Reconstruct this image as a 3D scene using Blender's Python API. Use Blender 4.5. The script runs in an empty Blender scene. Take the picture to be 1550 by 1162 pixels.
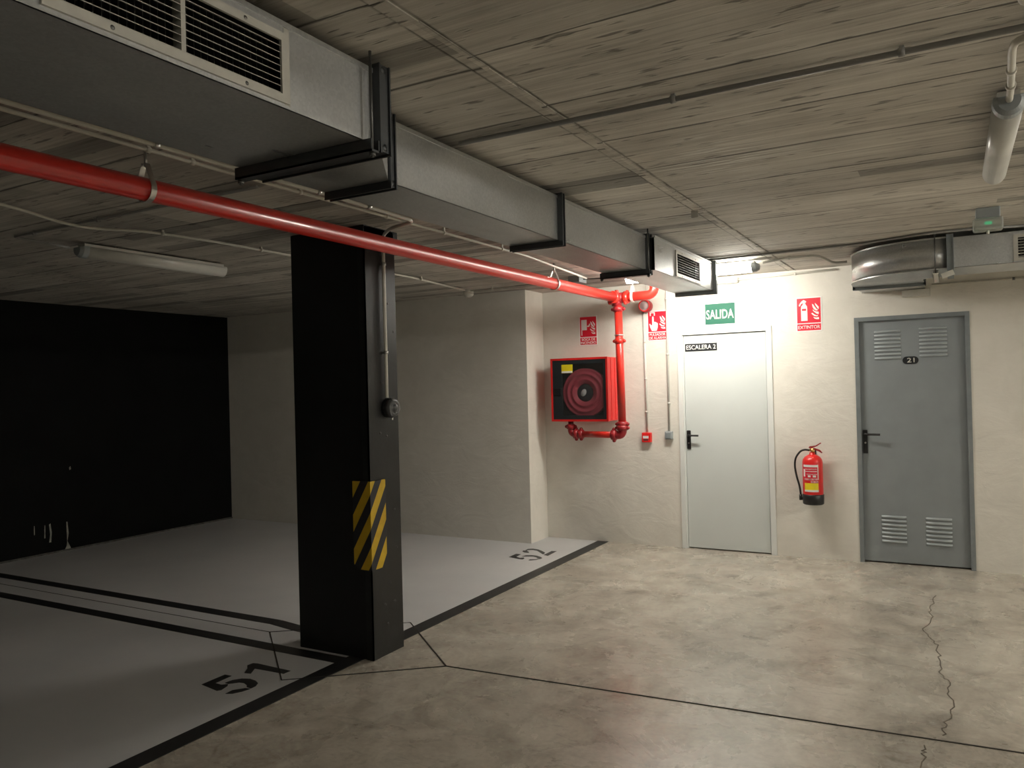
import bpy, bmesh, math, random
from mathutils import Vector, Matrix
random.seed(7)
SC = bpy.context.scene
COL = SC.collection

# ------------------------------------------------------------------ camera, light, exposure
CAM_H = 1.575
Rv = Vector((0.87185082, 0.48910696, -0.02550562))
Uv = Vector((0.02406819, 0.00922757, 0.99966773))
Fv = Vector((-0.4891798, 0.872175, 0.00372685))
cam_data = bpy.data.cameras.new('camera')
cam = bpy.data.objects.new('camera', cam_data)
COL.objects.link(cam)
Mx = Matrix((Rv, Uv, -Fv)).transposed().to_4x4()
Mx.translation = Vector((0, 0, CAM_H))
cam.matrix_world = Mx
cam_data.sensor_width = 36.0
cam_data.lens = 1191.8 / 1550 * 36.0
cam_data.clip_start = 0.02
SC.camera = cam

world = bpy.data.worlds.new('world')
SC.world = world
world.use_nodes = True
world.node_tree.nodes['Background'].inputs[0].default_value = (0.9, 1.0, 1.0, 1)
world.node_tree.nodes['Background'].inputs[1].default_value = 0.0

SC.view_settings.view_transform = 'Standard'
SC.view_settings.look = 'None'
SC.view_settings.gamma = 1.0
SC.view_settings.use_curve_mapping = False
SC.view_settings.exposure = 0.42

LAMP_MAIN = 68.0      # strength of the lit tube by the stair door
FILL_BEHIND = 18.0        # added fill lamp, unseen behind the viewer
FILL_RIGHT = 64.0      # added fill lamp, unseen right of the view
FILL_RIGHT_END = 120.0 # added fill lamp near the wall, unseen right of the view

# ------------------------------------------------------------------ dimensions
H = 2.546              # ceiling
YB = 7.339             # wall with the doors
YR = 6.962             # wall at the end of the bays
XC = -3.728            # where the bay wall steps back
XL = -8.027            # black wall
XR = 4.6
YF = -6.5

# ------------------------------------------------------------------ mesh helpers
def nb():
    return bmesh.new()

def box(bm, x0, x1, y0, y1, z0, z1, rot=None, about=None):
    vs = [bm.verts.new(Vector((x, y, z))) for x in (x0, x1) for y in (y0, y1) for z in (z0, z1)]
    for f in ((0, 1, 3, 2), (4, 6, 7, 5), (0, 4, 5, 1), (2, 3, 7, 6), (0, 2, 6, 4), (1, 5, 7, 3)):
        bm.faces.new([vs[i] for i in f])
    if rot is not None:
        bmesh.ops.rotate(bm, verts=vs, cent=about, matrix=rot)
    return vs

def bbox(bm, x0, x1, y0, y1, z0, z1, r=0.004, seg=2):
    vs = box(bm, x0, x1, y0, y1, z0, z1)
    es = list({e for v in vs for e in v.link_edges})
    bmesh.ops.bevel(bm, geom=es, offset=r, segments=seg, affect='EDGES', profile=0.5)

def frame_of(d):
    d = d.normalized()
    a = Vector((0, 0, 1)) if abs(d.z) < 0.9 else Vector((1, 0, 0))
    u = d.cross(a).normalized()
    return u, d.cross(u).normalized()

def sweep(bm, pts, r, seg=12, cap=True):
    pts = [Vector(p) for p in pts]
    n = len(pts)
    rings = []
    d0 = (pts[1] - pts[0]).normalized()
    u, v = frame_of(d0)
    prev = d0
    for i in range(n):
        if i == 0: d = d0
        elif i == n - 1: d = (pts[i] - pts[i-1]).normalized()
        else: d = ((pts[i] - pts[i-1]).normalized() + (pts[i+1] - pts[i]).normalized()).normalized()
        q = prev.rotation_difference(d)
        u = q @ u; v = q @ v; prev = d
        rr = r[i] if isinstance(r, (list, tuple)) else r
        rings.append([bm.verts.new(pts[i] + (u * math.cos(2*math.pi*k/seg) + v * math.sin(2*math.pi*k/seg)) * rr) for k in range(seg)])
    for a, b in zip(rings, rings[1:]):
        for k in range(seg):
            f = bm.faces.new((a[k], a[(k+1) % seg], b[(k+1) % seg], b[k])); f.smooth = True
    if cap:
        bm.faces.new(rings[0][::-1]); bm.faces.new(rings[-1])

def cyl(bm, a, b, r, seg=16):
    sweep(bm, [a, b], r, seg)

def fillet(pts, rad, n=6):
    """round the inner corners of a polyline"""
    pts = [Vector(p) for p in pts]
    out = [pts[0]]
    for i in range(1, len(pts) - 1):
        a, b, c = pts[i-1], pts[i], pts[i+1]
        r = min(rad, (a-b).length * .49, (c-b).length * .49)
        p, q = b + (a-b).normalized()*r, b + (c-b).normalized()*r
        for k in range(n + 1):
            t = k / n
            out.append(p*(1-t)**2 + b*2*t*(1-t) + q*t*t)
    out.append(pts[-1])
    return out

def pipe(bm, pts, r, rad=0.05, seg=12):
    sweep(bm, fillet(pts, rad), r, seg)

def lathe(bm, prof, c, axis, seg=32):
    """prof: list of (radius, distance along axis)"""
    axis = Vector(axis).normalized(); u, v = frame_of(axis); c = Vector(c)
    rings = []
    for r, h in prof:
        if r < 1e-5: rings.append([bm.verts.new(c + axis*h)])
        else: rings.append([bm.verts.new(c + axis*h + (u*math.cos(2*math.pi*k/seg) + v*math.sin(2*math.pi*k/seg))*r) for k in range(seg)])
    for a, b in zip(rings, rings[1:]):
        for k in range(seg):
            k2 = (k+1) % seg
            if len(a) == 1 and len(b) == 1: continue
            if len(a) == 1: f = bm.faces.new((a[0], b[k], b[k2]))
            elif len(b) == 1: f = bm.faces.new((a[k], a[k2], b[0]))
            else: f = bm.faces.new((a[k], a[k2], b[k2], b[k]))
            f.smooth = True

def prism(bm, pts, m0, m1):
    """pts 2-D; m0, m1 map a 2-D point to the two sides"""
    a = [bm.verts.new(m0(*p)) for p in pts]; b = [bm.verts.new(m1(*p)) for p in pts]
    n = len(pts)
    bm.faces.new(a); bm.faces.new(b[::-1])
    for i in range(n):
        bm.faces.new((a[i], b[i], b[(i+1) % n], a[(i+1) % n]))

def zprism(bm, pts, z0, z1):
    prism(bm, pts, lambda x, y: Vector((x, y, z0)), lambda x, y: Vector((x, y, z1)))

def yprism(bm, pts, y0, y1):
    prism(bm, pts, lambda x, z: Vector((x, y0, z)), lambda x, z: Vector((x, y1, z)))

def strip(bm, pts, w, z0, z1):
    """a line of width w on the floor"""
    for (xa, ya), (xb, yb) in zip(pts, pts[1:]):
        d = Vector((xb-xa, yb-ya)); n = Vector((-d.y, d.x)).normalized()*w/2
        zprism(bm, [(xa+n.x, ya+n.y), (xb+n.x, yb+n.y), (xb-n.x, yb-n.y), (xa-n.x, ya-n.y)], z0, z1)

def torus(bm, c, axis, R, r, seg=32, s2=8):
    axis = Vector(axis).normalized(); u, v = frame_of(axis); c = Vector(c)
    rings = []
    for k in range(seg):
        d = u*math.cos(2*math.pi*k/seg) + v*math.sin(2*math.pi*k/seg)
        rings.append([bm.verts.new(c + d*(R + r*math.cos(2*math.pi*j/s2)) + axis*r*math.sin(2*math.pi*j/s2)) for j in range(s2)])
    for k in range(seg):
        a, b = rings[k], rings[(k+1) % seg]
        for j in range(s2):
            f = bm.faces.new((a[j], b[j], b[(j+1) % s2], a[(j+1) % s2])); f.smooth = True

# ------------------------------------------------------------------ object helpers
ORG = {}
def thing(name, label, cat, loc, group=None):
    o = bpy.data.objects.new(name, None); COL.objects.link(o)
    o.empty_display_size = 0.1
    o.location = loc; o['label'] = label; o['category'] = cat
    if group: o['group'] = group
    ORG[o.name] = Vector(loc)
    return o

def obj(name, bm, m, parent=None, label=None, fix=True):
    """ONE mesh object; geometry is given in world coordinates"""
    if fix: bmesh.ops.recalc_face_normals(bm, faces=bm.faces)
    if parent is not None: off = ORG[parent.name]
    else:
        xs = [v.co for v in bm.verts]
        off = Vector(((min(c.x for c in xs)+max(c.x for c in xs))/2, (min(c.y for c in xs)+max(c.y for c in xs))/2, min(c.z for c in xs)))
    bmesh.ops.translate(bm, verts=bm.verts, vec=-off)
    me = bpy.data.meshes.new(name); bm.to_mesh(me); bm.free()
    me.materials.append(m)
    o = bpy.data.objects.new(name, me); COL.objects.link(o)
    if parent is not None: o.parent = parent
    else: o.location = off
    ORG[o.name] = off
    if label: o['label'] = label
    return o

def tag(o, label, cat, group=None):
    o['label'] = label; o['category'] = cat
    if group: o['group'] = group
    return o

def struct(o, label=None):
    o['kind'] = 'structure'
    if label: o['label'] = label
    return o

def text_part(name, s, x0, x1, z0, z1, y, m, parent, bold=0.0, label=None, th=0.0015):
    """raised lettering on a surface that faces -y, filling the given rectangle"""
    cu = bpy.data.curves.new('lettering', 'FONT'); cu.body = s; cu.size = 1.0; cu.offset = bold
    cu.align_x = 'CENTER'; cu.resolution_u = 3; cu.space_line = 0.95
    to = bpy.data.objects.new('lettering_source', cu)
    me = bpy.data.meshes.new_from_object(to)
    bpy.data.objects.remove(to)
    bm = bmesh.new(); bm.from_mesh(me); bpy.data.meshes.remove(me)
    xs = [v.co.x for v in bm.verts]; ys = [v.co.y for v in bm.verts]
    ax, bx_, ay, by = min(xs), max(xs), min(ys), max(ys)
    for v in bm.verts:
        u = (v.co.x-ax)/(bx_-ax); w = (v.co.y-ay)/(by-ay)
        v.co = Vector((x0+u*(x1-x0), y, z0+w*(z1-z0)))
    r = bmesh.ops.extrude_face_region(bm, geom=bm.faces[:])
    bmesh.ops.translate(bm, verts=[g for g in r['geom'] if isinstance(g, bmesh.types.BMVert)], vec=(0, -th, 0))
    return obj(name, bm, m, parent, label)

# ------------------------------------------------------------------ materials
def new_mat(name):
    m = bpy.data.materials.new(name); m.use_nodes = True
    nt = m.node_tree
    return m, nt, nt.nodes['Principled BSDF']

def N(nt, t, **kw):
    n = nt.nodes.new(t)
    for k, v in kw.items(): setattr(n, k, v)
    return n

def math_(nt, op, a, b=None, c=None):
    n = N(nt, 'ShaderNodeMath', operation=op)
    for i, v in enumerate((a, b, c)):
        if v is None: continue
        if isinstance(v, (int, float)): n.inputs[i].default_value = v
        else: nt.links.new(v, n.inputs[i])
    return n.outputs[0]

def noise(nt, vec, scale, detail=4, rough=0.55, dist=0.0):
    n = N(nt, 'ShaderNodeTexNoise'); n.inputs['Scale'].default_value = scale
    n.inputs['Detail'].default_value = detail; n.inputs['Roughness'].default_value = rough
    n.inputs['Distortion'].default_value = dist
    if vec is not None: nt.links.new(vec, n.inputs['Vector'])
    return n.outputs['Fac']

def stretch(nt, pos, s, off=(0, 0, 0)):
    n = N(nt, 'ShaderNodeMapping'); n.inputs['Scale'].default_value = s; n.inputs['Location'].default_value = off
    nt.links.new(pos, n.inputs['Vector']); return n.outputs[0]

def ramp(nt, fac, stops):
    n = N(nt, 'ShaderNodeValToRGB'); cr = n.color_ramp
    while len(cr.elements) < len(stops): cr.elements.new(0.5)
    for e, (p, c) in zip(cr.elements, stops):
        e.position = p; e.color = (c[0], c[1], c[2], 1) if isinstance(c, (tuple, list)) else (c, c, c, 1)
    nt.links.new(fac, n.inputs[0]); return n.outputs[0]

def mix(nt, fac, a, b, mode='MIX'):
    n = N(nt, 'ShaderNodeMix', data_type='RGBA', blend_type=mode)
    if isinstance(fac, (int, float)): n.inputs[0].default_value = fac
    else: nt.links.new(fac, n.inputs[0])
    for i, v in ((6, a), (7, b)):
        if isinstance(v, tuple): n.inputs[i].default_value = (*v, 1)
        else: nt.links.new(v, n.inputs[i])
    return n.outputs[2]

def bump(nt, bsdf, h, strength=0.3, dist=0.01, prev=None):
    n = N(nt, 'ShaderNodeBump'); n.inputs['Strength'].default_value = strength; n.inputs['Distance'].default_value = dist
    nt.links.new(h, n.inputs['Height'])
    if prev is not None: nt.links.new(prev, n.inputs['Normal'])
    nt.links.new(n.outputs[0], bsdf.inputs['Normal']); return n.outputs[0]

def pos(nt):
    return N(nt, 'ShaderNodeNewGeometry').outputs['Position']

def plain(name, c, rough=0.5, metal=0.0, var=0.06, scale=30, bmp=0.0, coat=0.0):
    """paint / plastic / metal with a slight procedural unevenness"""
    m, nt, b = new_mat(name)
    p = N(nt, 'ShaderNodeTexCoord').outputs['Object']
    f = noise(nt, p, scale, 3)
    lo = tuple(max(0, x*(1-var)) for x in c); hi = tuple(min(1, x*(1+var)) for x in c)
    nt.links.new(ramp(nt, f, [(0.3, lo), (0.7, hi)]), b.inputs['Base Color'])
    b.inputs['Roughness'].default_value = rough; b.inputs['Metallic'].default_value = metal
    b.inputs['Coat Weight'].default_value = coat
    if bmp: bump(nt, b, noise(nt, p, scale*4, 2), bmp, 0.002)
    return m

def plaster(name, c1, c2, bs=0.22):
    m, nt, b = new_mat(name); p = pos(nt)
    big = noise(nt, p, 0.9, 3); mid = noise(nt, p, 5, 5, 0.6, 0.6); fine = noise(nt, p, 60, 3)
    f = math_(nt, 'ADD', math_(nt, 'MULTIPLY', big, 0.6), math_(nt, 'MULTIPLY', mid, 0.4))
    col = ramp(nt, f, [(0.35, c1), (0.65, c2)])
    sp = noise(nt, stretch(nt, p, (1, 1, .6)), 7, 6, 0.7)      # dull smears
    col = mix(nt, math_(nt, 'MULTIPLY', ramp(nt, sp, [(0.60, 0.0), (0.72, 1.0)]), 0.10), col, (0.45, 0.42, 0.33))
    nt.links.new(col, b.inputs['Base Color'])
    b.inputs['Roughness'].default_value = 0.75
    trowel = noise(nt, stretch(nt, p, (1, 1, 1.8)), 3.2, 6, 0.55, 1.2)
    n1 = bump(nt, b, trowel, bs, 0.03)
    bump(nt, b, fine, 0.25, 0.0025, n1)
    return m

M = {}
M['wall'] = plaster('wall_plaster', (0.66, 0.635, 0.57), (0.77, 0.745, 0.68))
M['black_wall'] = None
def black_wall_mat():
    m, nt, b = new_mat('black_wall_paint'); p = pos(nt)
    f = noise(nt, p, 3, 5)
    nt.links.new(ramp(nt, f, [(0.3, (0.0035, 0.0038, 0.0036)), (0.75, (0.006, 0.0063, 0.006))]), b.inputs['Base Color'])
    b.inputs['Roughness'].default_value = 0.8; b.inputs['Specular IOR Level'].default_value = 0.15
    bump(nt, b, noise(nt, p, 9, 5), 0.3, 0.02)
    return m
M['black_wall'] = black_wall_mat()

def ceiling_mat():
    m, nt, b = new_mat('board_marked_concrete'); p = pos(nt)
    sep = N(nt, 'ShaderNodeSeparateXYZ'); nt.links.new(p, sep.inputs[0])
    X, Y = sep.outputs[0], sep.outputs[1]
    wob = noise(nt, stretch(nt, p, (1.2, 3, 1)), 1.0, 4)
    # panel rows: joints run along x every 0.485 m
    yy = math_(nt, 'DIVIDE', math_(nt, 'ADD', math_(nt, 'SUBTRACT', Y, 1.96), math_(nt, 'MULTIPLY', math_(nt, 'SUBTRACT', wob, 0.5), 0.035)), 0.485)
    # rows east of the ridge are offset a little from those west of it
    side = math_(nt, 'GREATER_THAN', X, -1.225)
    yy = math_(nt, 'ADD', yy, math_(nt, 'MULTIPLY', math_(nt, 'SUBTRACT', 1.0, side), -0.17))
    row = math_(nt, 'FLOOR', yy); t = math_(nt, 'SUBTRACT', yy, row)
    d = math_(nt, 'MINIMUM', t, math_(nt, 'SUBTRACT', 1.0, t))
    brk = noise(nt, stretch(nt, p, (2.2, 5, 1), (3, 1, 0)), 1.3, 4, 0.6)
    wdt = math_(nt, 'MULTIPLY', ramp(nt, brk, [(0.38, 0.35), (0.58, 1.0)]), 0.027)
    joint = math_(nt, 'SUBTRACT', 1.0, math_(nt, 'MINIMUM', math_(nt, 'DIVIDE', d, wdt), 1.0))
    # ragged shadow lines painted either side of the fin at x = -1.23
    dx = math_(nt, 'ABSOLUTE', math_(nt, 'SUBTRACT', math_(nt, 'ABSOLUTE', math_(nt, 'ADD', math_(nt, 'ADD', X, 1.23), math_(nt, 'MULTIPLY', math_(nt, 'SUBTRACT', noise(nt, p, 9, 3), 0.5), 0.012))), 0.030))
    edge = math_(nt, 'MULTIPLY', math_(nt, 'SUBTRACT', 1.0, math_(nt, 'MINIMUM', math_(nt, 'DIVIDE', dx, 0.009), 1.0)), ramp(nt, noise(nt, p, 6, 3), [(0.35, 0.4), (0.55, 1.0)]))
    # single boards inside a panel
    y2 = math_(nt, 'MULTIPLY', yy, 4.0); r2 = math_(nt, 'FLOOR', y2); t2 = math_(nt, 'SUBTRACT', y2, r2)
    d2 = math_(nt, 'MINIMUM', t2, math_(nt, 'SUBTRACT', 1.0, t2))
    j2 = math_(nt, 'MULTIPLY', math_(nt, 'SUBTRACT', 1.0, math_(nt, 'MINIMUM', math_(nt, 'DIVIDE', d2, 0.035), 1.0)), math_(nt, 'MULTIPLY', ramp(nt, noise(nt, stretch(nt, p, (1.7, 9, 1), (1, 5, 0)), 1.0, 3), [(0.45, 0.0), (0.62, 1.0)]), 0.6))
    xx = math_(nt, 'FLOOR', math_(nt, 'DIVIDE', math_(nt, 'ADD', X, 1.225), 2.5))
    def rnd(a, bb, seed):
        c = N(nt, 'ShaderNodeCombineXYZ'); nt.links.new(a, c.inputs[0]); nt.links.new(bb, c.inputs[1]); c.inputs[2].default_value = seed
        w = N(nt, 'ShaderNodeTexWhiteNoise', noise_dimensions='3D'); nt.links.new(c.outputs[0], w.inputs[0]); return w.outputs[0]
    tone = rnd(row, xx, 2.0); tone2 = rnd(r2, xx, 5.0)
    x3 = math_(nt, 'FLOOR', math_(nt, 'DIVIDE', math_(nt, 'ADD', X, math_(nt, 'MULTIPLY', rnd(r2, r2, 9.0), 1.7)), 1.9))
    dark = math_(nt, 'GREATER_THAN', rnd(r2, x3, 7.0), math_(nt, 'ADD', 0.84, math_(nt, 'MULTIPLY', side, 0.09)))
    # one board of smooth dark plywood beside the duct
    pw = math_(nt, 'MULTIPLY', math_(nt, 'MULTIPLY', math_(nt, 'GREATER_THAN', Y, 3.42), math_(nt, 'LESS_THAN', Y, 3.66)), math_(nt, 'MULTIPLY', math_(nt, 'GREATER_THAN', X, -2.3), math_(nt, 'LESS_THAN', X, -1.265)))
    dark = math_(nt, 'MAXIMUM', dark, math_(nt, 'MULTIPLY', pw, 1.35))
    grain = noise(nt, stretch(nt, p, (1.6, 42, 1)), 1.0, 6, 0.62, 0.3)
    blot = noise(nt, p, 1.7, 6, 0.6)
    pits = noise(nt, stretch(nt, p, (7, 38, 1)), 1.0, 2, 0.5)
    base = ramp(nt, math_(nt, 'ADD', math_(nt, 'MULTIPLY', grain, 0.55), math_(nt, 'MULTIPLY', blot, 0.45)),
                [(0.31, (0.25, 0.233, 0.205)), (0.5, (0.435, 0.412, 0.367)), (0.70, (0.60, 0.58, 0.53))])
    g = math_(nt, 'ADD', 0.90, math_(nt, 'ADD', math_(nt, 'MULTIPLY', tone, 0.30), math_(nt, 'MULTIPLY', tone2, 0.26)))
    g = math_(nt, 'MULTIPLY', g, math_(nt, 'SUBTRACT', 1.0, math_(nt, 'MULTIPLY', dark, 0.38)))
    gg = N(nt, 'ShaderNodeCombineColor'); 
    for i in range(3): nt.links.new(g, gg.inputs[i])
    base = mix(nt, 1.0, base, gg.outputs[0], 'MULTIPLY')
    pm = ramp(nt, pits, [(0.63, 0.0), (0.70, 1.0)])
    base = mix(nt, math_(nt, 'MULTIPLY', pm, 0.6), base, (0.055, 0.047, 0.036))
    base = mix(nt, math_(nt, 'MULTIPLY', math_(nt, 'MAXIMUM', math_(nt, 'MAXIMUM', joint, j2), edge), 0.93), base, (0.045, 0.04, 0.03))
    # pale lime streaks where the boards were wet
    eff = noise(nt, stretch(nt, p, (3, 50, 1), (5, 2, 0)), 1.0, 3, 0.5)
    sx = math_(nt, 'SUBTRACT', 1.0, math_(nt, 'MINIMUM', math_(nt, 'ADD', math_(nt, 'MULTIPLY', math_(nt, 'ABSOLUTE', math_(nt, 'SUBTRACT', X, -0.85)), 2.2),
                                         math_(nt, 'MULTIPLY', math_(nt, 'ABSOLUTE', math_(nt, 'SUBTRACT', Y, 3.45)), 1.8)), 1.0))
    em = math_(nt, 'MULTIPLY', ramp(nt, eff, [(0.52, 0.0), (0.58, 1.0)]), math_(nt, 'MULTIPLY', sx, 1.3))
    base = mix(nt, em, base, (0.80, 0.79, 0.74))
    nt.links.new(base, b.inputs['Base Color'])
    b.inputs['Roughness'].default_value = 0.85
    h = math_(nt, 'SUBTRACT', math_(nt, 'ADD', math_(nt, 'MULTIPLY', grain, 0.5), math_(nt, 'MULTIPLY', tone2, 0.35)), math_(nt, 'ADD', joint, math_(nt, 'MULTIPLY', pm, 0.6)))
    bump(nt, b, h, 0.55, 0.012)
    return m
M['ceiling'] = ceiling_mat()

def aisle_mat():
    m, nt, b = new_mat('trowelled_concrete'); p = pos(nt)
    a = noise(nt, stretch(nt, p, (1, 1.3, 1)), 1.15, 8, 0.68, 0.7)
    c = noise(nt, stretch(nt, p, (1.4, 1, 1), (4, 7, 0)), 3.6, 7, 0.7, 1.0)
    fine = noise(nt, p, 38, 4, 0.6)
    f = math_(nt, 'ADD', math_(nt, 'MULTIPLY', a, 0.40), math_(nt, 'ADD', math_(nt, 'MULTIPLY', c, 0.42), math_(nt, 'MULTIPLY', fine, 0.18)))
    col = ramp(nt, f, [(0.36, (0.215, 0.19, 0.155)), (0.45, (0.40, 0.362, 0.302)), (0.54, (0.54, 0.50, 0.425)), (0.66, (0.68, 0.645, 0.56))])
    wv = N(nt, 'ShaderNodeTexWave', wave_type='RINGS', rings_direction='SPHERICAL')     # trowel arcs
    wv.inputs['Scale'].default_value = 1.3; wv.inputs['Distortion'].default_value = 9; wv.inputs['Detail'].default_value = 4
    nt.links.new(stretch(nt, p, (1, 1, 1), (0.9, -3.4, 0)), wv.inputs['Vector'])
    arcs = ramp(nt, wv.outputs['Fac'], [(0.0, 1.0), (0.035, 0.0)])
    am = math_(nt, 'MULTIPLY', arcs, ramp(nt, noise(nt, p, 1.4, 3), [(0.5, 0.0), (0.65, 0.35)]))
    col = mix(nt, am, col, (0.12, 0.10, 0.08))
    scr = noise(nt, stretch(nt, p, (2.2, 9, 1), (2, 3, 0)), 1.6, 8, 0.72, 1.6)      # scuffs along the driving direction
    col = mix(nt, math_(nt, 'MULTIPLY', ramp(nt, scr, [(0.57, 0.0), (0.66, 1.0)]), 0.45), col, (0.17, 0.152, 0.125))
    nt.links.new(col, b.inputs['Base Color'])
    r = noise(nt, p, 2.4, 6, 0.65, 0.5)
    nt.links.new(ramp(nt, r, [(0.35, 0.20), (0.65, 0.36)]), b.inputs['Roughness'])
    b.inputs['Specular IOR Level'].default_value = 0.65
    bump(nt, b, math_(nt, 'ADD', fine, c), 0.08, 0.004)
    return m
M['aisle'] = aisle_mat()

def bay_mat():
    m, nt, b = new_mat('grey_floor_paint'); p = pos(nt)
    a = noise(nt, p, 1.6, 5, 0.6); fine = noise(nt, p, 45, 3)
    nt.links.new(ramp(nt, a, [(0.3, (0.60, 0.605, 0.615)), (0.7, (0.67, 0.67, 0.675))]), b.inputs['Base Color'])
    b.inputs['Roughness'].default_value = 0.42
    bump(nt, b, fine, 0.08, 0.002)
    return m
M['bay'] = bay_mat()

def galv(name, c=0.54, rough=0.34):
    m, nt, b = new_mat(name); p = pos(nt)
    v = N(nt, 'ShaderNodeTexVoronoi'); v.inputs['Scale'].default_value = 130; nt.links.new(p, v.inputs['Vector'])
    n = noise(nt, p, 3, 4)
    hsv = N(nt, 'ShaderNodeSeparateColor'); nt.links.new(v.outputs['Color'], hsv.inputs[0])
    f = math_(nt, 'ADD', math_(nt, 'MULTIPLY', hsv.outputs[0], 0.3), math_(nt, 'MULTIPLY', n, 0.7))
    nt.links.new(ramp(nt, f, [(0.2, (c*.82, c*.85, c*.86)), (0.8, (c*1.1, c*1.12, c*1.12))]), b.inputs['Base Color'])
    b.inputs['Metallic'].default_value = 0.75
    nt.links.new(ramp(nt, noise(nt, stretch(nt, p, (6, 1, 6)), 1.5, 4), [(0.3, rough*.8), (0.7, rough*1.25)]), b.inputs['Roughness'])
    bump(nt, b, noise(nt, p, 2.2, 2), 0.12, 0.01)
    return m
M['galv'] = galv('galvanised_sheet')
M['flange'] = plain('dark_flange_steel', (0.10, 0.105, 0.11), 0.42, 0.85)
M['rod'] = plain('zinc_rod', (0.14, 0.14, 0.135), 0.45, 0.85)
M['zinc'] = plain('bright_zinc', (0.55, 0.55, 0.53), 0.35, 0.9)
M['grille'] = plain('grille_aluminium', (0.50, 0.49, 0.44), 0.5, 0.25)
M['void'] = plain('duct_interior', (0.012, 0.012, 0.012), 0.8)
M['pillar'] = plain('pillar_black_paint', (0.0052, 0.0056, 0.0055), 0.5, 0, 0.3, 6, 0.25)
M['pillar_edge'] = plain('pillar_steel_black_paint', (0.012, 0.0125, 0.0125), 0.33, 0, 0.35, 8, 0.25)
M['red'] = plain('red_pipe_paint', (0.62, 0.028, 0.018), 0.32, 0, 0.06, 12, 0, 0.3)
M['red_cab'] = plain('red_cabinet_paint', (0.72, 0.022, 0.02), 0.36, 0, 0.04, 8)
M['shaded_red'] = plain('shaded_red_paint', (0.10, 0.015, 0.018), 0.4, 0, 0.1, 20)  # pipe red darkened, shade under the hose cabinet put into the colour
M['red_dark'] = plain('red_coupling_paint', (0.33, 0.02, 0.025), 0.38, 0, 0.1, 20)
M['sign_red'] = plain('sign_red', (0.68, 0.012, 0.035), 0.4, 0, 0.03, 8)
M['sign_green'] = plain('sign_green', (0.002, 0.115, 0.066), 0.6, 0, 0.03, 8)
M['sign_white'] = plain('sign_white', (0.82, 0.82, 0.80), 0.4, 0, 0.02, 8)
M['sign_black'] = plain('sign_black', (0.022, 0.024, 0.026), 0.35, 0, 0.1, 10)
M['yellow'] = plain('label_yellow', (0.85, 0.68, 0.02), 0.45, 0, 0.04, 30)
M['white_door'] = plain('white_door_paint', (0.63, 0.67, 0.655), 0.42, 0, 0.02, 3)
M['white_frame'] = plain('white_frame_paint', (0.74, 0.76, 0.74), 0.4, 0, 0.02, 3)
M['grey_door'] = plain('galvanised_door', (0.265, 0.292, 0.303), 0.42, 0.15, 0.05, 6)
M['grey_frame'] = plain('galvanised_frame', (0.235, 0.262, 0.272), 0.4, 0.25, 0.08, 12)
M['louvre'] = plain('pressed_louvre_metal', (0.34, 0.375, 0.385), 0.4, 0.2, 0.05, 12)
M['black_plastic'] = plain('black_plastic', (0.014, 0.014, 0.015), 0.38, 0, 0.15, 40)
M['grey_plastic'] = plain('grey_plastic', (0.30, 0.33, 0.34), 0.5, 0, 0.04, 20)
M['white_plastic'] = plain('white_plastic', (0.62, 0.61, 0.56), 0.45, 0, 0.03, 20)
M['conduit'] = plain('conduit_pvc', (0.66, 0.64, 0.57), 0.42, 0, 0.06, 10)
M['conduit_grey'] = plain('conduit_grey', (0.30, 0.295, 0.28), 0.45, 0.2, 0.06, 10)
M['line'] = plain('black_floor_paint', (0.021, 0.021, 0.022), 0.42, 0, 0.25, 9, 0.1)
M['joint'] = plain('floor_joint_filler', (0.035, 0.03, 0.025), 0.8, 0, 0.2, 20)
M['crack'] = plain('floor_crack', (0.12, 0.10, 0.075), 0.9, 0, 0.3, 20)
M['scrape'] = plain('bare_plaster', (0.34, 0.34, 0.29), 0.8, 0, 0.3, 30)
M['hose'] = plain('hose_red', (0.62, 0.09, 0.13), 0.45, 0, 0.1, 30)
M['brass'] = plain('brass', (0.55, 0.38, 0.13), 0.35, 0.9, 0.05, 30)
M['rubber'] = plain('black_rubber', (0.012, 0.012, 0.012), 0.55, 0, 0.1, 30)
M['siren_grey'] = plain('siren_dark_plastic', (0.055, 0.057, 0.06), 0.32, 0, 0.1, 30)

def diffuser_mat(name, strength):
    m, nt, b = new_mat(name)
    p = N(nt, 'ShaderNodeTexCoord').outputs['Object']
    nt.links.new(ramp(nt, noise(nt, p, 8, 2), [(0.3, (0.60, 0.60, 0.56)), (0.7, (0.66, 0.66, 0.62))]), b.inputs['Base Color'])
    b.inputs['Roughness'].default_value = 0.3
    if strength:
        b.inputs['Emission Color'].default_value = (1.0, 0.955, 0.86, 1); b.inputs['Emission Strength'].default_value = strength
    return m
M['diff_off'] = diffuser_mat('lamp_diffuser', 0)
M['diff_on'] = diffuser_mat('lit_lamp_diffuser', LAMP_MAIN)
M['diff_fill_behind'] = diffuser_mat('fill_lamp_behind_diffuser', FILL_BEHIND)
M['diff_fill_right'] = diffuser_mat('fill_lamp_right_diffuser', FILL_RIGHT)
M['diff_fill_right_end'] = diffuser_mat('fill_lamp_right_end_diffuser', FILL_RIGHT_END)

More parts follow.
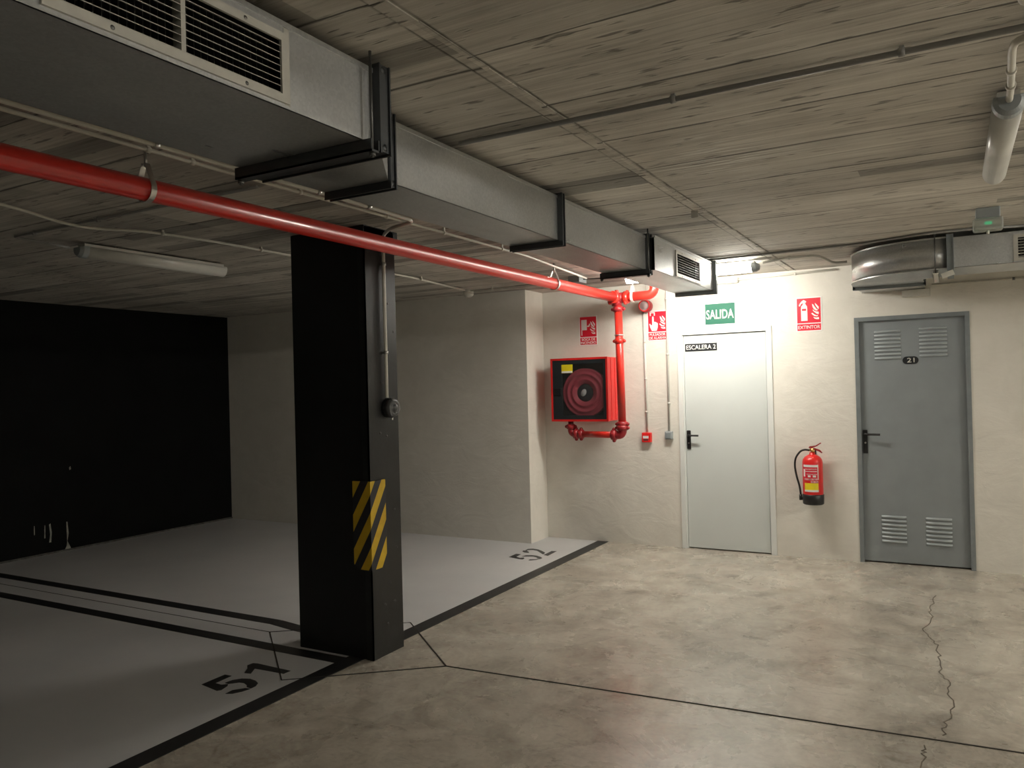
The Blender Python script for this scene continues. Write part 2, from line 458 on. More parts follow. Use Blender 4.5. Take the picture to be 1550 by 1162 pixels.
def glass_mat():
    m, nt, b = new_mat('cabinet_glass')
    nt.nodes.remove(b); out = nt.nodes['Material Output']
    tr = N(nt, 'ShaderNodeBsdfTransparent'); gl = N(nt, 'ShaderNodeBsdfGlossy')
    p = N(nt, 'ShaderNodeTexCoord').outputs['Object']
    nt.links.new(ramp(nt, noise(nt, p, 3, 2), [(0.2, (0.86, 0.89, 0.90)), (0.8, (0.9, 0.92, 0.92))]), tr.inputs[0])
    gl.inputs[0].default_value = (1, 1, 1, 1); gl.inputs['Roughness'].default_value = 0.3
    mx = N(nt, 'ShaderNodeMixShader'); mx.inputs[0].default_value = 0.17
    nt.links.new(tr.outputs[0], mx.inputs[1]); nt.links.new(gl.outputs[0], mx.inputs[2]); nt.links.new(mx.outputs[0], out.inputs[0])
    return m
M['glass'] = glass_mat()

def hazard_mat():
    m, nt, b = new_mat('hazard_stripes'); p = pos(nt)
    s = N(nt, 'ShaderNodeSeparateXYZ'); nt.links.new(p, s.inputs[0])
    u = math_(nt, 'ADD', math_(nt, 'ADD', s.outputs[0], 3.10), math_(nt, 'SUBTRACT', s.outputs[1], 3.575))
    t = math_(nt, 'DIVIDE', math_(nt, 'SUBTRACT', math_(nt, 'SUBTRACT', s.outputs[2], math_(nt, 'MULTIPLY', u, 1.68)), 0.545), 0.2)
    f = math_(nt, 'LESS_THAN', math_(nt, 'SUBTRACT', t, math_(nt, 'FLOOR', t)), 0.5)
    y = ramp(nt, noise(nt, p, 20, 3), [(0.3, (0.52, 0.33, 0.01)), (0.7, (0.62, 0.41, 0.015))])
    nt.links.new(mix(nt, f, (0.016, 0.017, 0.022), y), b.inputs['Base Color'])
    b.inputs['Roughness'].default_value = 0.5
    return m
M['hazard'] = hazard_mat()

def led_mat():
    m, nt, b = new_mat('green_indicator')
    b.inputs['Base Color'].default_value = (0.02, 0.6, 0.25, 1)
    b.inputs['Emission Color'].default_value = (0.02, 0.9, 0.35, 1); b.inputs['Emission Strength'].default_value = 0.35
    return m
M['led'] = led_mat()
def clear_mat():
    m, nt, b = new_mat('clear_plastic'); nt.nodes.remove(b); out = nt.nodes['Material Output']
    tr = N(nt, 'ShaderNodeBsdfTransparent'); gl = N(nt, 'ShaderNodeBsdfPrincipled'); gl.inputs['Base Color'].default_value = (.5, .52, .48, 1); gl.inputs['Roughness'].default_value = .2
    mx = N(nt, 'ShaderNodeMixShader'); mx.inputs[0].default_value = 0.45
    nt.links.new(tr.outputs[0], mx.inputs[1]); nt.links.new(gl.outputs[0], mx.inputs[2]); nt.links.new(mx.outputs[0], out.inputs[0])
    return m
M['clear'] = clear_mat()

# ------------------------------------------------------------------ the setting
T = 0.2
# back wall with its two door openings
D1 = (-2.291, -1.422, 2.07)
D2 = (-0.734, 0.123, 2.092)
bm = nb()
xs = [XC - T, D1[0], D1[1], D2[0], D2[1], XR + T]
for a, c in ((xs[0], xs[1]), (xs[2], xs[3]), (xs[4], xs[5])): box(bm, a, c, YB, YB + T, -0.05, H + .05)
box(bm, D1[0], D1[1], YB, YB + T, D1[2], H + .05)
box(bm, D2[0], D2[1], YB, YB + T, D2[2], H + .05)
struct(obj('wall_back', bm, M['wall'], fix=False))
bm = nb(); box(bm, XL - T, XC, YR, YB + T, -0.05, H + .05)
struct(obj('wall_recess', bm, M['wall']))
bm = nb(); box(bm, XL - T, XL, YF - T, YR, -0.05, H + .05)
wl = struct(obj('wall_left', bm, M['black_wall']))
bm = nb()      # paint knocked off the black wall down to the plaster
def xprism(bm, pts, x0, x1): prism(bm, pts, lambda y, z: Vector((x0, y, z)), lambda y, z: Vector((x1, y, z)))
for pl in [[(4.835, .10), (4.875, .015), (5.03, .002), (4.80, .002), (4.825, .05)],
           [(4.828, .30), (4.84, .30), (4.85, .18), (4.832, .09)],
           [(4.65, .30), (4.665, .31), (4.675, .22), (4.668, .12), (4.648, .12), (4.66, .20)],
           [(4.605, .30), (4.612, .30), (4.61, .17), (4.60, .17)],
           [(4.50, .31), (4.507, .31), (4.507, .22), (4.499, .22)],
           [(4.87, .855), (4.885, .87), (4.89, .84), (4.875, .83)]]:
    xprism(bm, pl, XL - .001, XL + .002)
obj('paint_scrape', bm, M['scrape'], wl, 'pale patch where black paint has been knocked off')
bm = nb(); box(bm, XL, XL + .012, YF, YR, 0, .02)
struct(obj('baseboard_left', bm, plain('base_mortar', (0.10, 0.10, 0.09), 0.9, 0, 0.4, 20)))
bm = nb(); box(bm, XR, XR + T, YF - T, YB, -0.05, H + .05); struct(obj('wall_right', bm, M['wall']))
bm = nb(); box(bm, XL, XR, YF - T, YF, -0.05, H + .05); struct(obj('wall_front', bm, M['wall']))
bm = nb(); box(bm, XL - T, XR + T, YF - T, YB + T, H, H + T)
ce = struct(obj('ceiling', bm, M['ceiling']))
bm = nb()
for k in range(46):      # slightly ragged fin left by the joint between two sheets of formwork
    y0 = -1 + k*.18; w = random.uniform(-.003, .003); dz = random.uniform(.002, .005)
    if y0 > 7.2: break
    box(bm, -1.255 + w, -1.205 + w, y0, min(y0 + .18, YB), H - dz, H + .01)
obj('formwork_fin', bm, M['ceiling'], ce)
bm = nb(); box(bm, XL - T, XR + T, YF - T, YB + T, -T, 0)
fl = struct(obj('floor', bm, M['aisle']))
bm = nb(); box(bm, XL, -3.17, YF, YR, -.001, 0.0015); box(bm, XC, -3.17, YR, YB, -.001, .0015)
obj('painted_bay_floor', bm, M['bay'], fl, 'smooth pale grey painted floor of the parking bays')
bm = nb(); strip(bm, [(-3.112, YF), (-3.112, YB)], .115, 0, .003)
obj('boundary_line', bm, M['line'], fl, 'black line between the grey bays and the bare concrete')
bm = nb(); strip(bm, [(XL, 3.905), (-4.10, 3.91), (-3.86, 3.87), (-3.56, 3.84)], .10, 0, .0028)
obj('boundary_line', bm, M['line'], fl, 'black line along the near side of bay 52')
bm = nb(); strip(bm, [(XL, 3.515), (-3.16, 3.515)], .10, 0, .0028)
obj('boundary_line', bm, M['line'], fl, 'black line along the far side of bay 51')

n51 = [[(-3.604,2.892),(-3.452,2.866),(-3.439,2.885),(-3.456,2.941),(-3.474,2.959),(-3.498,2.936),(-3.55,2.939),(-3.556,3.054),(-3.607,3.052)],
 [(-3.506,2.966),(-3.5,3.012),(-3.47,3.051),(-3.424,3.068),(-3.374,3.061),(-3.335,3.041),(-3.312,3.004),(-3.311,2.97),(-3.35,2.975),(-3.367,2.993),(-3.405,3.008),(-3.437,3.004),(-3.461,2.978),(-3.476,2.963)],
 [(-3.376,2.857),(-3.382,2.909),(-3.341,2.96),(-3.309,2.963),(-3.319,2.917),(-3.343,2.875)],
 [(-3.608,3.213),(-3.606,3.254),(-3.575,3.262),(-3.31,3.257),(-3.312,3.206),(-3.527,3.196),(-3.484,3.128),(-3.527,3.119),(-3.567,3.178)]]
n52 = [[(-3.629,6.327),(-3.489,6.289),(-3.465,6.293),(-3.466,6.327),(-3.491,6.365),(-3.515,6.336),(-3.573,6.364),(-3.584,6.475),(-3.636,6.478)],
 [(-3.531,6.398),(-3.519,6.458),(-3.469,6.483),(-3.412,6.477),(-3.354,6.442),(-3.322,6.406),(-3.324,6.376),(-3.366,6.388),(-3.389,6.417),(-3.436,6.437),(-3.494,6.413)],
 [(-3.398,6.279),(-3.404,6.319),(-3.36,6.343),(-3.342,6.369),(-3.324,6.371),(-3.347,6.319),(-3.373,6.286)],
 [(-3.629,6.59),(-3.645,6.632),(-3.611,6.639),(-3.555,6.59),(-3.551,6.56),(-3.593,6.563)],
 [(-3.63,6.653),(-3.637,6.714),(-3.598,6.745),(-3.536,6.734),(-3.47,6.687),(-3.407,6.63),(-3.391,6.585),(-3.392,6.555),(-3.45,6.612),(-3.516,6.678),(-3.57,6.692),(-3.606,6.673),(-3.618,6.643)],
 [(-3.372,6.533),(-3.382,6.719),(-3.333,6.726),(-3.32,6.515)]]
for nm, polys in (('51', n51), ('52', n52)):
    bm = nb()
    for pl in polys: zprism(bm, pl, 0, .003)
    obj('bay_number', bm, M['line'], fl, 'black stencilled number %s on the grey bay floor' % nm)
bm = nb()
strip(bm, [(-3.97, 3.73), (-3.24, 4.29), (-2.55, 3.70), (-3.25, 3.13), (-3.97, 3.73)], .007, 0, .0036)
strip(bm, [(-2.55, 3.70), (.22, 3.877), (XR, 4.1)], .007, 0, .0036)
strip(bm, [(XL, 3.72), (-3.97, 3.73)], .004, 0, .0036)
obj('floor_joint', bm, M['joint'], fl, 'thin dark saw cut in the floor')
def ragged(pts, n=5, a=.012):
    out = []
    for (x0, y0), (x1, y1) in zip(pts, pts[1:]):
        for k in range(n):
            t = k/n; out.append((x0+(x1-x0)*t + random.uniform(-a, a), y0+(y1-y0)*t + random.uniform(-a, a)))
    return out + [pts[-1]]
bm = nb()
strip(bm, ragged([(-.155, 6.4), (-.173, 6.05), (-.164, 5.787), (-.198, 5.525), (-.15, 5.357), (-.124, 5.226), (-.103, 5.0), (-.1, 4.76), (-.062, 4.61), (-.051, 4.41), (-.042, 4.2), (-.073, 4.04), (-.079, 3.92)]), .0055, 0, .0012)
strip(bm, ragged([(-.145, 3.773), (-.148, 3.664), (-.143, 3.4), (-.15, 3.0)]), .005, 0, .0012)
obj('floor_crack', bm, M['crack'], fl, 'jagged hairline crack running towards the grey door')

# ------------------------------------------------------------------ pillar
PX0, PX1, PY0, PY1 = -3.565, -2.98, 3.59, 3.878
pil = thing('pillar', 'square black painted concrete pillar between bays 51 and 52', 'pillar', ((PX0+PX1)/2, (PY0+PY1)/2, 0))
bm = nb(); bbox(bm, PX0, PX1 - .004, PY0 + .002, PY1 - .002, 0, H, .006)
box(bm, -3.06, PX1 - .004, PY0+.004, PY1 + .035, 2.44, H)
obj('shaft', bm, M['pillar'], pil)
bm = nb()
box(bm, PX1 - .008, PX1, PY0 - .001, PY0 + .062, 0.0, 2.50); box(bm, PX1 - .05, PX1, PY0 - .001, PY0 + .006, 0, 2.50)
obj('corner_angle', bm, M['pillar_edge'], pil, 'black painted steel angle up the front corner')
bm = nb(); box(bm, PX1 - .006, PX1 - .002, PY0 + .064, PY1 - .001, 0.0, 2.50)
for y, z in ((3.80, 2.1), (3.72, 1.62), (3.85, 1.93), (3.71, .3), (3.76, .42), (3.80, .30), (3.73, .18), (3.83, .62), (3.82, .85), (3.70, 1.32), (3.76, 1.30), (3.86, .16)):
    lathe(bm, [(0, .004), (.006, .003), (.009, 0)], (PX1 - .002, y, z), (1, 0, 0), 8)
obj('side_plate', bm, M['pillar_edge'], pil, 'black plate with rivets on the lit side')
# corner guard
g = nb()
za, zb = .53, 1.045
t0, c = .014, .022
gx0, gy1 = -3.10, 3.717
yprism(g, [(gx0, zb), (PX1 + .012, zb), (PX1 + .012, za - .002), (-3.06, za), (gx0, za + .028)], PY0 - t0, PY0)
prism(g, [(PY0 - t0 + .001, zb), (gy1, zb), (gy1, za + .03), (gy1 - .03, za), (PY0 - t0 + .001, za - .002)], lambda y, z: Vector((PX1, y, z)), lambda y, z: Vector((PX1 + .0125, y, z)))
gd = obj('corner_guard', g, M['hazard']); tag(gd, 'yellow and black diagonally striped bumper on the pillar corner', 'corner guard')

# ------------------------------------------------------------------ doors
def lever(parent, x, y, z, long=.115, side=1, narrow=False):
    bm = nb()
    w = .019 if not narrow else .018
    if narrow: box(bm, x-w, x+w, y-.008, y, z-.145, z+.055)
    else:
        bbox(bm, x-w, x+w, y-.010, y, z-.115, z+.065, .008, 3)
    pl = obj('backplate', bm, M['black_plastic'], parent)
    bm = nb(); pipe(bm, [(x, y-.006, z+.02), (x, y-.055, z+.02), (x+long*side, y-.055, z+.018)], .0095, .025, 10)
    obj('lever', bm, M['black_plastic'], parent)
    bm = nb(); cyl(bm, (x, y-.013, z-.055), (x, y-.006, z-.055), .008, 12); obj('lock_cylinder', bm, M['zinc'], parent)

yd = YB + .035
d1 = thing('door_1', 'plain white door under a green exit sign', 'door', ((D1[0]+D1[1])/2, YB, 0)); del d1['category']; d1['kind'] = 'structure'
bm = nb(); f = .045
box(bm, D1[0], D1[0]+f, YB-.012, yd+.05, 0, D1[2]); box(bm, D1[1]-f, D1[1], YB-.012, yd+.05, 0, D1[2]); box(bm, D1[0]+f, D1[1]-f, YB-.012, yd+.05, D1[2]-f, D1[2])
box(bm, D1[0]+f, D1[0]+f+.008, YB+.006, yd+.05, 0, D1[2]-f); box(bm, D1[1]-f-.008, D1[1]-f, YB+.006, yd+.05, 0, D1[2]-f)
obj('door_frame', bm, M['white_frame'], d1)
bm = nb(); bbox(bm, D1[0]+f+.011, D1[1]-f-.011, YB+.010, YB+.055, .010, D1[2]-f-.006, .003)
obj('door_leaf', bm, M['white_door'], d1)
lever(d1, -2.207, YB+.010, 1.055, .105)
bm = nb(); bbox(bm, -2.222, -1.918, YB+.006, YB+.0102, 1.868, 1.940, .0015)
npl = obj('name_plate', bm, M['sign_black'], d1, 'black plate reading ESCALERA 2')
text_part('lettering', 'ESCALERA 2', -2.210, -1.930, 1.884, 1.926, YB+.006, M['sign_white'], npl, .012)

d2 = thing('door_2', 'grey galvanised steel door with four louvred vents', 'door', ((D2[0]+D2[1])/2, YB, 0)); del d2['category']; d2['kind'] = 'structure'
bm = nb(); f = .034
for a, c in ((D2[0], D2[0]+f), (D2[1]-f, D2[1])):
    box(bm, a, c, YB-.006, YB+.012, 0, D2[2]); box(bm, a if a < -.3 else c-.02, a+.02 if a < -.3 else c, YB+.008, YB+.08, 0, D2[2])
box(bm, D2[0]+f, D2[1]-f, YB-.006, YB+.012, D2[2]-f, D2[2]); box(bm, D2[0]+f, D2[1]-f, YB+.012, YB+.08, D2[2]-.02, D2[2])
obj('door_frame', bm, M['grey_frame'], d2)
dl = YB + .028
bm = nb(); bbox(bm, D2[0]+.024, D2[1]-.024, dl, dl+.04, .012, D2[2]-.024, .003)
obj('door_leaf', bm, M['grey_door'], d2)
def louvres(x0, x1, z0, z1, n):
    bm = nb(); p = (z1 - z0)/n; hh = p*.62
    for i in range(n):
        z = z0 + i*p
        pr = [(0, 0), (.010, .001), (.0135, hh*.25), (.011, hh*.6), (.005, hh*.88), (0, hh)]
        A = []; e = .010
        for (d, h) in pr: A.append([bm.verts.new((x, dl - dd*k, z + h)) for x, k in ((x0, 0), (x0+e, 1), (x1-e, 1), (x1, 0)) for dd in (d,)])
        for a, c in zip(A, A[1:]):
            for j in range(3):
                q = [a[j], a[j+1], c[j+1], c[j]]
                try:
                    fc = bm.faces.new(q); fc.smooth = True
                except ValueError: pass
    return obj('louvre_vent', bm, M['louvre'], d2, 'block of pressed horizontal louvres')
louvres(-.583, -.380, 1.728, 1.985, 8); louvres(-.243, -.038, 1.738, 1.995, 8)
louvres(-.563, -.372, .178, .420, 7); louvres(-.230, -.038, .175, .420, 7)
lever(d2, -.672, dl, 1.075, .12, 1, True)
bm = nb()
cx, cz, hw, r = -.310, 1.713, .060, .032
pts = [(cx + (hw-r) + r*math.cos(a), cz + r*math.sin(a)) for a in [math.pi*(-.5 + k/12) for k in range(13)]] + \
      [(cx - (hw-r) + r*math.cos(a), cz + r*math.sin(a)) for a in [math.pi*(.5 + k/12) for k in range(13)]]
yprism(bm, pts, dl-.004, dl)
npl = obj('number_plate', bm, M['sign_black'], d2, 'black oval plate with the number 21')
text_part('lettering', '21', cx-.026, cx+.030, cz-.018, cz+.020, dl-.004, M['grille'], npl, .012)
# recess behind the doors
bm = nb(); box(bm, D1[0], D1[1], YB+.085, YB+.09, 0, D1[2]); obj('door_backing', bm, M['void'], d1)
bm = nb(); box(bm, D2[0], D2[1], YB+.085, YB+.09, 0, D2[2]); obj('door_backing', bm, M['void'], d2)

# ------------------------------------------------------------------ wall signs
FLAME = [[(x/225, (420-y)/420) for x, y in q] for q in (
    [(115, 0), (150, 30), (220, 100), (220, 160), (190, 150), (140, 80), (118, 40)],
    [(30, 15), (70, 40), (110, 100), (150, 150), (205, 185), (150, 200), (80, 160), (50, 110), (35, 60)],
    [(50, 160), (90, 200), (150, 220), (215, 230), (215, 290), (150, 275), (90, 230), (55, 200)],
    [(0, 260), (40, 250), (90, 290), (150, 320), (205, 310), (170, 348), (90, 335), (40, 300)],
    [(55, 350), (100, 370), (150, 376), (215, 365), (225, 420), (150, 420), (90, 400)])]
def sign(label, x0, x1, z0, z1, word, picto, lines=1, th=.004):
    t = thing('safety_sign', label, 'sign', ((x0+x1)/2, YB, z0))
    w = x1-x0; y1 = YB - th
    bm = nb(); bbox(bm, x0, x1, y1, YB, z0, z1, .0012)
    obj('sign_board', bm, M['sign_white'], t)
    b = .010; bar = .058 if lines == 1 else .070
    bm = nb(); box(bm, x0+b, x1-b, y1-.0006, y1, z0+b+bar+.008, z1-b); obj('pictogram_panel', bm, M['sign_red'], t)
    bm = nb(); box(bm, x0+b, x1-b, y1-.0006, y1, z0+b, z0+b+bar); bp = obj('word_panel', bm, M['sign_red'], t)
    m = .014 if lines == 1 else .006
    text_part('lettering', word, x0+b+.007, x1-b-.007, z0+b+m, z0+b+bar-m, y1-.0006, M['sign_white'], bp, .012)
    px0, px1, pz0, pz1 = x0+b, x1-b, z0+b+bar+.008, z1-b
    W, Hh = px1-px0, pz1-pz0
    bm = nb()
    for pl in picto + [[(.60+.33*a, .13+.66*c) for a, c in q] for q in FLAME]:
        yprism(bm, [(px0+a*W, pz0+c*Hh) for a, c in pl], y1-.0016, y1-.0006)
    obj('pictogram', bm, M['sign_white'], t)
    return t
def arc(cx, cy, r, a0, a1, n=8, sy=1): return [(cx+r*math.cos(math.radians(a0+(a1-a0)*k/n)), cy+sy*r*math.sin(math.radians(a0+(a1-a0)*k/n))) for k in range(n+1)]
reel = [[(.08,.34),(.10,.34),(.42,.34),(.42,.86),(.08,.86),(.08,.08),(.13,.08),(.13,.34)],
        [(.44,.56),(.52,.56),(.58,.66),(.62,.66),(.62,.60),(.57,.50),(.44,.50)]]
ext_p = [[(.17,.09),(.44,.09),(.44,.50),(.17,.50)], [(.17,.58),(.44,.58),(.43,.68),(.38,.74),(.36,.80),(.26,.80),(.24,.74),(.18,.68)], [(.17,.50),(.21,.50),(.21,.58),(.17,.58)], [(.39,.50),(.44,.50),(.44,.58),(.39,.58)],
         [(.26,.81),(.36,.81),(.41,.86),(.36,.91),(.29,.94),(.20,.89),(.12,.79),(.08,.70),(.13,.69),(.18,.78)]]
hand = [[(.22,.34),(.22,.74),(.26,.78),(.31,.74),(.32,.50),(.38,.50),(.44,.47),(.50,.44),(.53,.40),(.52,.22),(.46,.05),(.20,.05),(.12,.20),(.06,.40),(.10,.42),(.16,.34)],
        [(.10,.80),(.10,.98),(.38,.98),(.38,.80),(.32,.80),(.32,.93),(.16,.93),(.16,.80)]]
sign('red fire hose sign reading BOCA DE INCENDIO above the hose cabinet', -3.313, -3.114, 1.974, 2.274, 'BOCA DE\nINCENDIO', reel, 2)
sign('red alarm button sign reading PULSADOR DE ALARMA left of the white door', -2.588, -2.384, 1.985, 2.278, 'PULSADOR\nDE ALARMA', hand, 2)
sign('red sign reading EXTINTOR above the fire extinguisher', -1.207, -.990, 1.996, 2.300, 'EXTINTOR', ext_p, 1)
t = thing('exit_sign', 'green sign reading SALIDA above the white door', 'sign', (-1.88, YB, 2.105))
bm = nb(); bbox(bm, -2.030, -1.728, YB-.004, YB, 2.098, 2.315, .0012); obj('sign_board', bm, M['sign_white'], t)
bm = nb(); box(bm, -2.018, -1.742, YB-.0046, YB-.004, 2.110, 2.302); bp = obj('green_panel', bm, M['sign_green'], t)
text_part('lettering', 'SALIDA', -2.008, -1.752, 2.158, 2.246, YB-.0046, M['sign_white'], bp, .016)

# ------------------------------------------------------------------ hose cabinet
CX0, CX1, CZ0, CZ1, CY = -3.517, -2.910, 1.222, 1.842, 7.083
cab = thing('fire_hose_cabinet', 'red fire hose cabinet with a glazed black front', 'fire hose cabinet', ((CX0+CX1)/2, YB, CZ0))
bm = nb(); th = .004
box(bm, CX0, CX0+th, CY, YB, CZ0, CZ1); box(bm, CX1-th, CX1, CY, YB, CZ0, CZ1); box(bm, CX0+th, CX1-th, CY, YB, CZ1-th, CZ1)
box(bm, CX0+th, CX1-th, CY, YB, CZ0, CZ0+th); box(bm, CX0+th, CX1-th, YB-.004, YB, CZ0+th, CZ1-th)
for k in range(2):
    y = CY+.075+k*.10; box(bm, CX1, CX1+.004, y, y+.018, CZ0+.01, CZ1-.01)
obj('body', bm, M['red_cab'], cab)
bm = nb(); box(bm, CX0+th, CX1-th, YB-.012, YB-.0045, CZ0+th, CZ1-th); box(bm, CX0+th, CX0+.008, CY+.01, YB-.012, CZ0+th, CZ1-th); box(bm, CX0+.008, CX1-th, CY+.01, YB-.012, CZ0+th, CZ0+.008)
obj('lining', bm, plain('cabinet_lining', (0.10, 0.115, 0.12), .5), cab, 'dark grey inside of the cabinet')
bm = nb(); r = .017
box(bm, CX0-.002, CX1+.002, CY-.014, CY+.003, CZ1-r, CZ1+.003); box(bm, CX0-.002, CX1+.002, CY-.014, CY+.003, CZ0-.003, CZ0+r)
box(bm, CX0-.002, CX0+r, CY-.014, CY+.003, CZ0+r, CZ1-r); box(bm, CX1-r, CX1+.002, CY-.014, CY+.003, CZ0+r, CZ1-r)
obj('rim', bm, M['red_cab'], cab)
WX0, WX1, WZ0, WZ1 = -3.395, -2.955, 1.278, 1.785
bm = nb(); a0, a1, c0, c1 = CX0+r, CX1-r, CZ0+r, CZ1-r
box(bm, a0, WX0, CY-.010, CY-.002, c0, c1); box(bm, WX1, a1, CY-.010, CY-.002, c0, c1)
box(bm, WX0, WX1, CY-.010, CY-.002, c0, WZ0); box(bm, WX0, WX1, CY-.010, CY-.002, WZ1, c1)
dr = obj('door', bm, plain('cabinet_door_dark', (0.022, 0.027, 0.03), .4, 0, .1, 10), cab)
bm = nb(); box(bm, WX0, WX1, CY-.008, CY-.005, WZ0, WZ1); obj('pane', bm, M['glass'], dr)
bm = nb(); bbox(bm, -3.485, -3.405, CY-.018, CY-.010, 1.478, 1.552, .004); obj('latch', bm, M['black_plastic'], dr)
bm = nb(); box(bm, -3.398, -3.278, CY-.0115, CY-.0102, 1.698, 1.782); lb = obj('inspection_label', bm, M['yellow'], dr, 'yellow inspection label')
bm = nb(); box(bm, -3.396, -3.280, CY-.0122, CY-.0115, 1.700, 1.717)
obj('label_band', bm, M['sign_white'], lb)
RC = (-3.165, 1.500)
bm = nb()
prof = [(0, .02), (.088, .02), (.090, .0), (.118, .0), (.124, -.007), (.131, -.009), (.138, -.007), (.144, .0), (.170, .0), (.178, -.008), (.186, -.010), (.194, -.008), (.200, .0), (.226, -.001), (.236, -.004), (.240, .003), (.240, .06), (0, .06)]
lathe(bm, prof, (RC[0], CY+.020, RC[1]), (0, 1, 0), 56)
rl = obj('hose_reel', bm, M['hose'], cab, 'dull red coiled hose reel behind the glass')
bm = nb(); lathe(bm, [(0, .002), (.03, .001), (.062, .0), (.078, .004), (.086, .010), (.09, .03)], (RC[0], CY+.020, RC[1]), (0, 1, 0), 40)
hb = obj('hub', bm, M['siren_grey'], rl)
bm = nb(); lathe(bm, [(0, -.006), (.030, -.005), (.036, 0)], (RC[0]-.012, CY+.018, RC[1]), (0, 1, 0), 28)
for v in bm.verts: v.co.x = RC[0]-.012 + (v.co.x-(RC[0]-.012))*.8 + (v.co.z-RC[1])*.25
obj('hub_badge', bm, M['sign_white'], hb, 'white oval badge in the middle of the hub')
bm = nb(); torus(bm, (RC[0], CY+.022, RC[1]), (0, 1, 0), .062, .002); obj('hub_ring', bm, M['zinc'], hb)

# ------------------------------------------------------------------ fire pipe
RP = .0445
PXc, PZ = -2.745, 2.385
YT = 6.95
fp = thing('fire_pipe', 'long red overhead fire pipe with its riser down to the hose cabinet', 'pipe', (PXc, YT, 1.08))
bm = nb(); cyl(bm, (PXc, YF+.01, PZ), (PXc, YT-.05, PZ), RP, 28); obj('main_run', bm, M['red'], fp)
bm = nb()
lathe(bm, [(0, -.052), (.03, -.05), (.052, -.03), (.056, 0), (.052, .03), (.03, .05), (0, .052)], (PXc, YT, PZ), (0, 0, 1), 24)
cyl(bm, (PXc, YT-.06, PZ), (PXc, YT, PZ), .050, 24); cyl(bm, (PXc, YT, PZ), (PXc+.07, YT, PZ), .050, 24); cyl(bm, (PXc, YT, PZ), (PXc, YT, PZ-.075), .048, 24)
obj('tee', bm, M['red_dark'], fp)
bm = nb(); pipe(bm, [(PXc+.06, YT, PZ), (-2.375, YT, PZ+.004), (-2.375, YT, H-.001)], RP*.97, .10, 24); obj('branch', bm, M['red'], fp)
XRs = -2.722; 
bm = nb(); cyl(bm, (XRs-.012, YT, PZ-.06), (XRs, YT, 1.185), .037, 24); obj('riser', bm, M['red'], fp)
bm = nb(); pipe(bm, [(XRs, YT, 1.19), (XRs, YT, 1.098), (XRs-.09, YT, 1.098)], .040, .07, 20); obj('elbow', bm, M['red_dark'], fp)
XD, YK = -3.335, 7.125
bm = nb(); cyl(bm, (XRs-.08, YT, 1.098), (XD+.115, YK-.012, 1.092), .031, 20); obj('lower_run', bm, M['red'], fp)
bm = nb(); pipe(bm, [(XD+.12, YK-.012, 1.092), (XD, YK, 1.092), (XD, YK, 1.19)], .033, .06, 18); obj('elbow', bm, M['red_dark'], fp)
bm = nb(); cyl(bm, (XD, YK, 1.16), (XD, YK, CZ0), .027, 18); obj('inlet', bm, M['shaded_red'], fp)
def coupling(c, axis, r, ear=(0, 0, 1), m='red_dark'):
    bm = nb(); ax = Vector(axis); c = Vector(c)
    lathe(bm, [(r, -.024), (r+.013, -.022), (r+.015, 0), (r+.013, .022), (r, .024)], c, ax, 24)
    e = Vector(ear)
    for s in (-1, 1):
        p = c + e*s*(r+.018)
        n = ax.cross(e)
        cyl(bm, p - n*.017, p + n*.017, .0085, 10); cyl(bm, p - n*.024, p + n*.024, .005, 8)
        lathe(bm, [(.0, -.01), (.016, -.008), (.016, .008), (0, .01)], p, n, 10)
    return obj('coupling', bm, M[m], fp)
coupling((PXc, YT-.085, PZ), (0, 1, 0), RP, (0.6, 0, .8), 'red')
coupling((PXc+.095, YT, PZ), (1, 0, 0), RP, (0, .5, .86), 'red')
coupling((XRs-.012, YT, PZ-.105), (0, 0, 1), .037, (1, 0, 0))
coupling((XRs-.008, YT, 1.98), (0, 0, 1), .031, (1, 0, 0), 'red')
coupling((XRs, YT, 1.20), (0, 0, 1), .036, (1, 0, 0))
coupling((XRs, YT, 1.165), (0, 0, 1), .038, (1, 0, 0))
coupling((XRs-.085, YT, 1.098), (1, 0, 0), .036, (0, 0, 1))
coupling((XD+.115, YK-.012, 1.092), (1, 0, 0), .031, (0, 0, 1))
coupling((XD+.060, YK-.006, 1.092), (1, 0, 0), .033, (0, 0, 1))
coupling((XD, YK, 1.165), (0, 0, 1), .030, (1, 0, 0))
bm = nb(); torus(bm, (XRs-.008, YT, 2.035), (0, 0, 1), .040, .006); obj('joint_ring', bm, M['zinc'], fp, 'bright ring around the riser')

def hanger(x, y, z, r, label, axis='y', m='zinc'):
    t = thing('pipe_hanger', label, 'pipe hanger', (x, y, z-r), 'hangers of the red pipe')
    bm = nb(); n = 28; w = .012
    d = Vector((1, 0, 0)) if axis == 'y' else Vector((0, 1, 0)); q = Vector((0, 1, 0)) if axis == 'y' else Vector((1, 0, 0))
    pth = [(math.sin(a)*(r+.003), -math.cos(a)*(r+.003)) for a in [math.radians(-125+250*k/n) for k in range(n+1)]]
    pth = [(-.010, r+.055)] + pth + [(.010, r+.055)]
    for (a, h), (a2, h2) in zip(pth, pth[1:]):
        vs = []
        for (u, v), e in (((a, h), 0), ((a2, h2), 0), ((a2, h2), 1), ((a, h), 1)):
            L = math.hypot(u, v); o = .0035*e/L
            for s in (-w, w): vs.append(bm.verts.new(Vector((x, y, z)) + d*(u*(1+o)) + Vector((0, 0, v*(1+o))) + q*s))
        for f in ((0, 1, 3, 2), (2, 3, 5, 4), (4, 5, 7, 6), (6, 7, 1, 0), (0, 2, 4, 6), (1, 7, 5, 3)): bm.faces.new([vs[i] for i in f])
    obj('clamp', bm, M[m], t)
    bm = nb(); cyl(bm, (x, y, z+r+.045), (x, y, H), .006, 10); obj('rod', bm, M[m], t)
    return t
hanger(PXc, 2.0, PZ, RP, 'metal ring hanger on the red pipe left of the pillar')
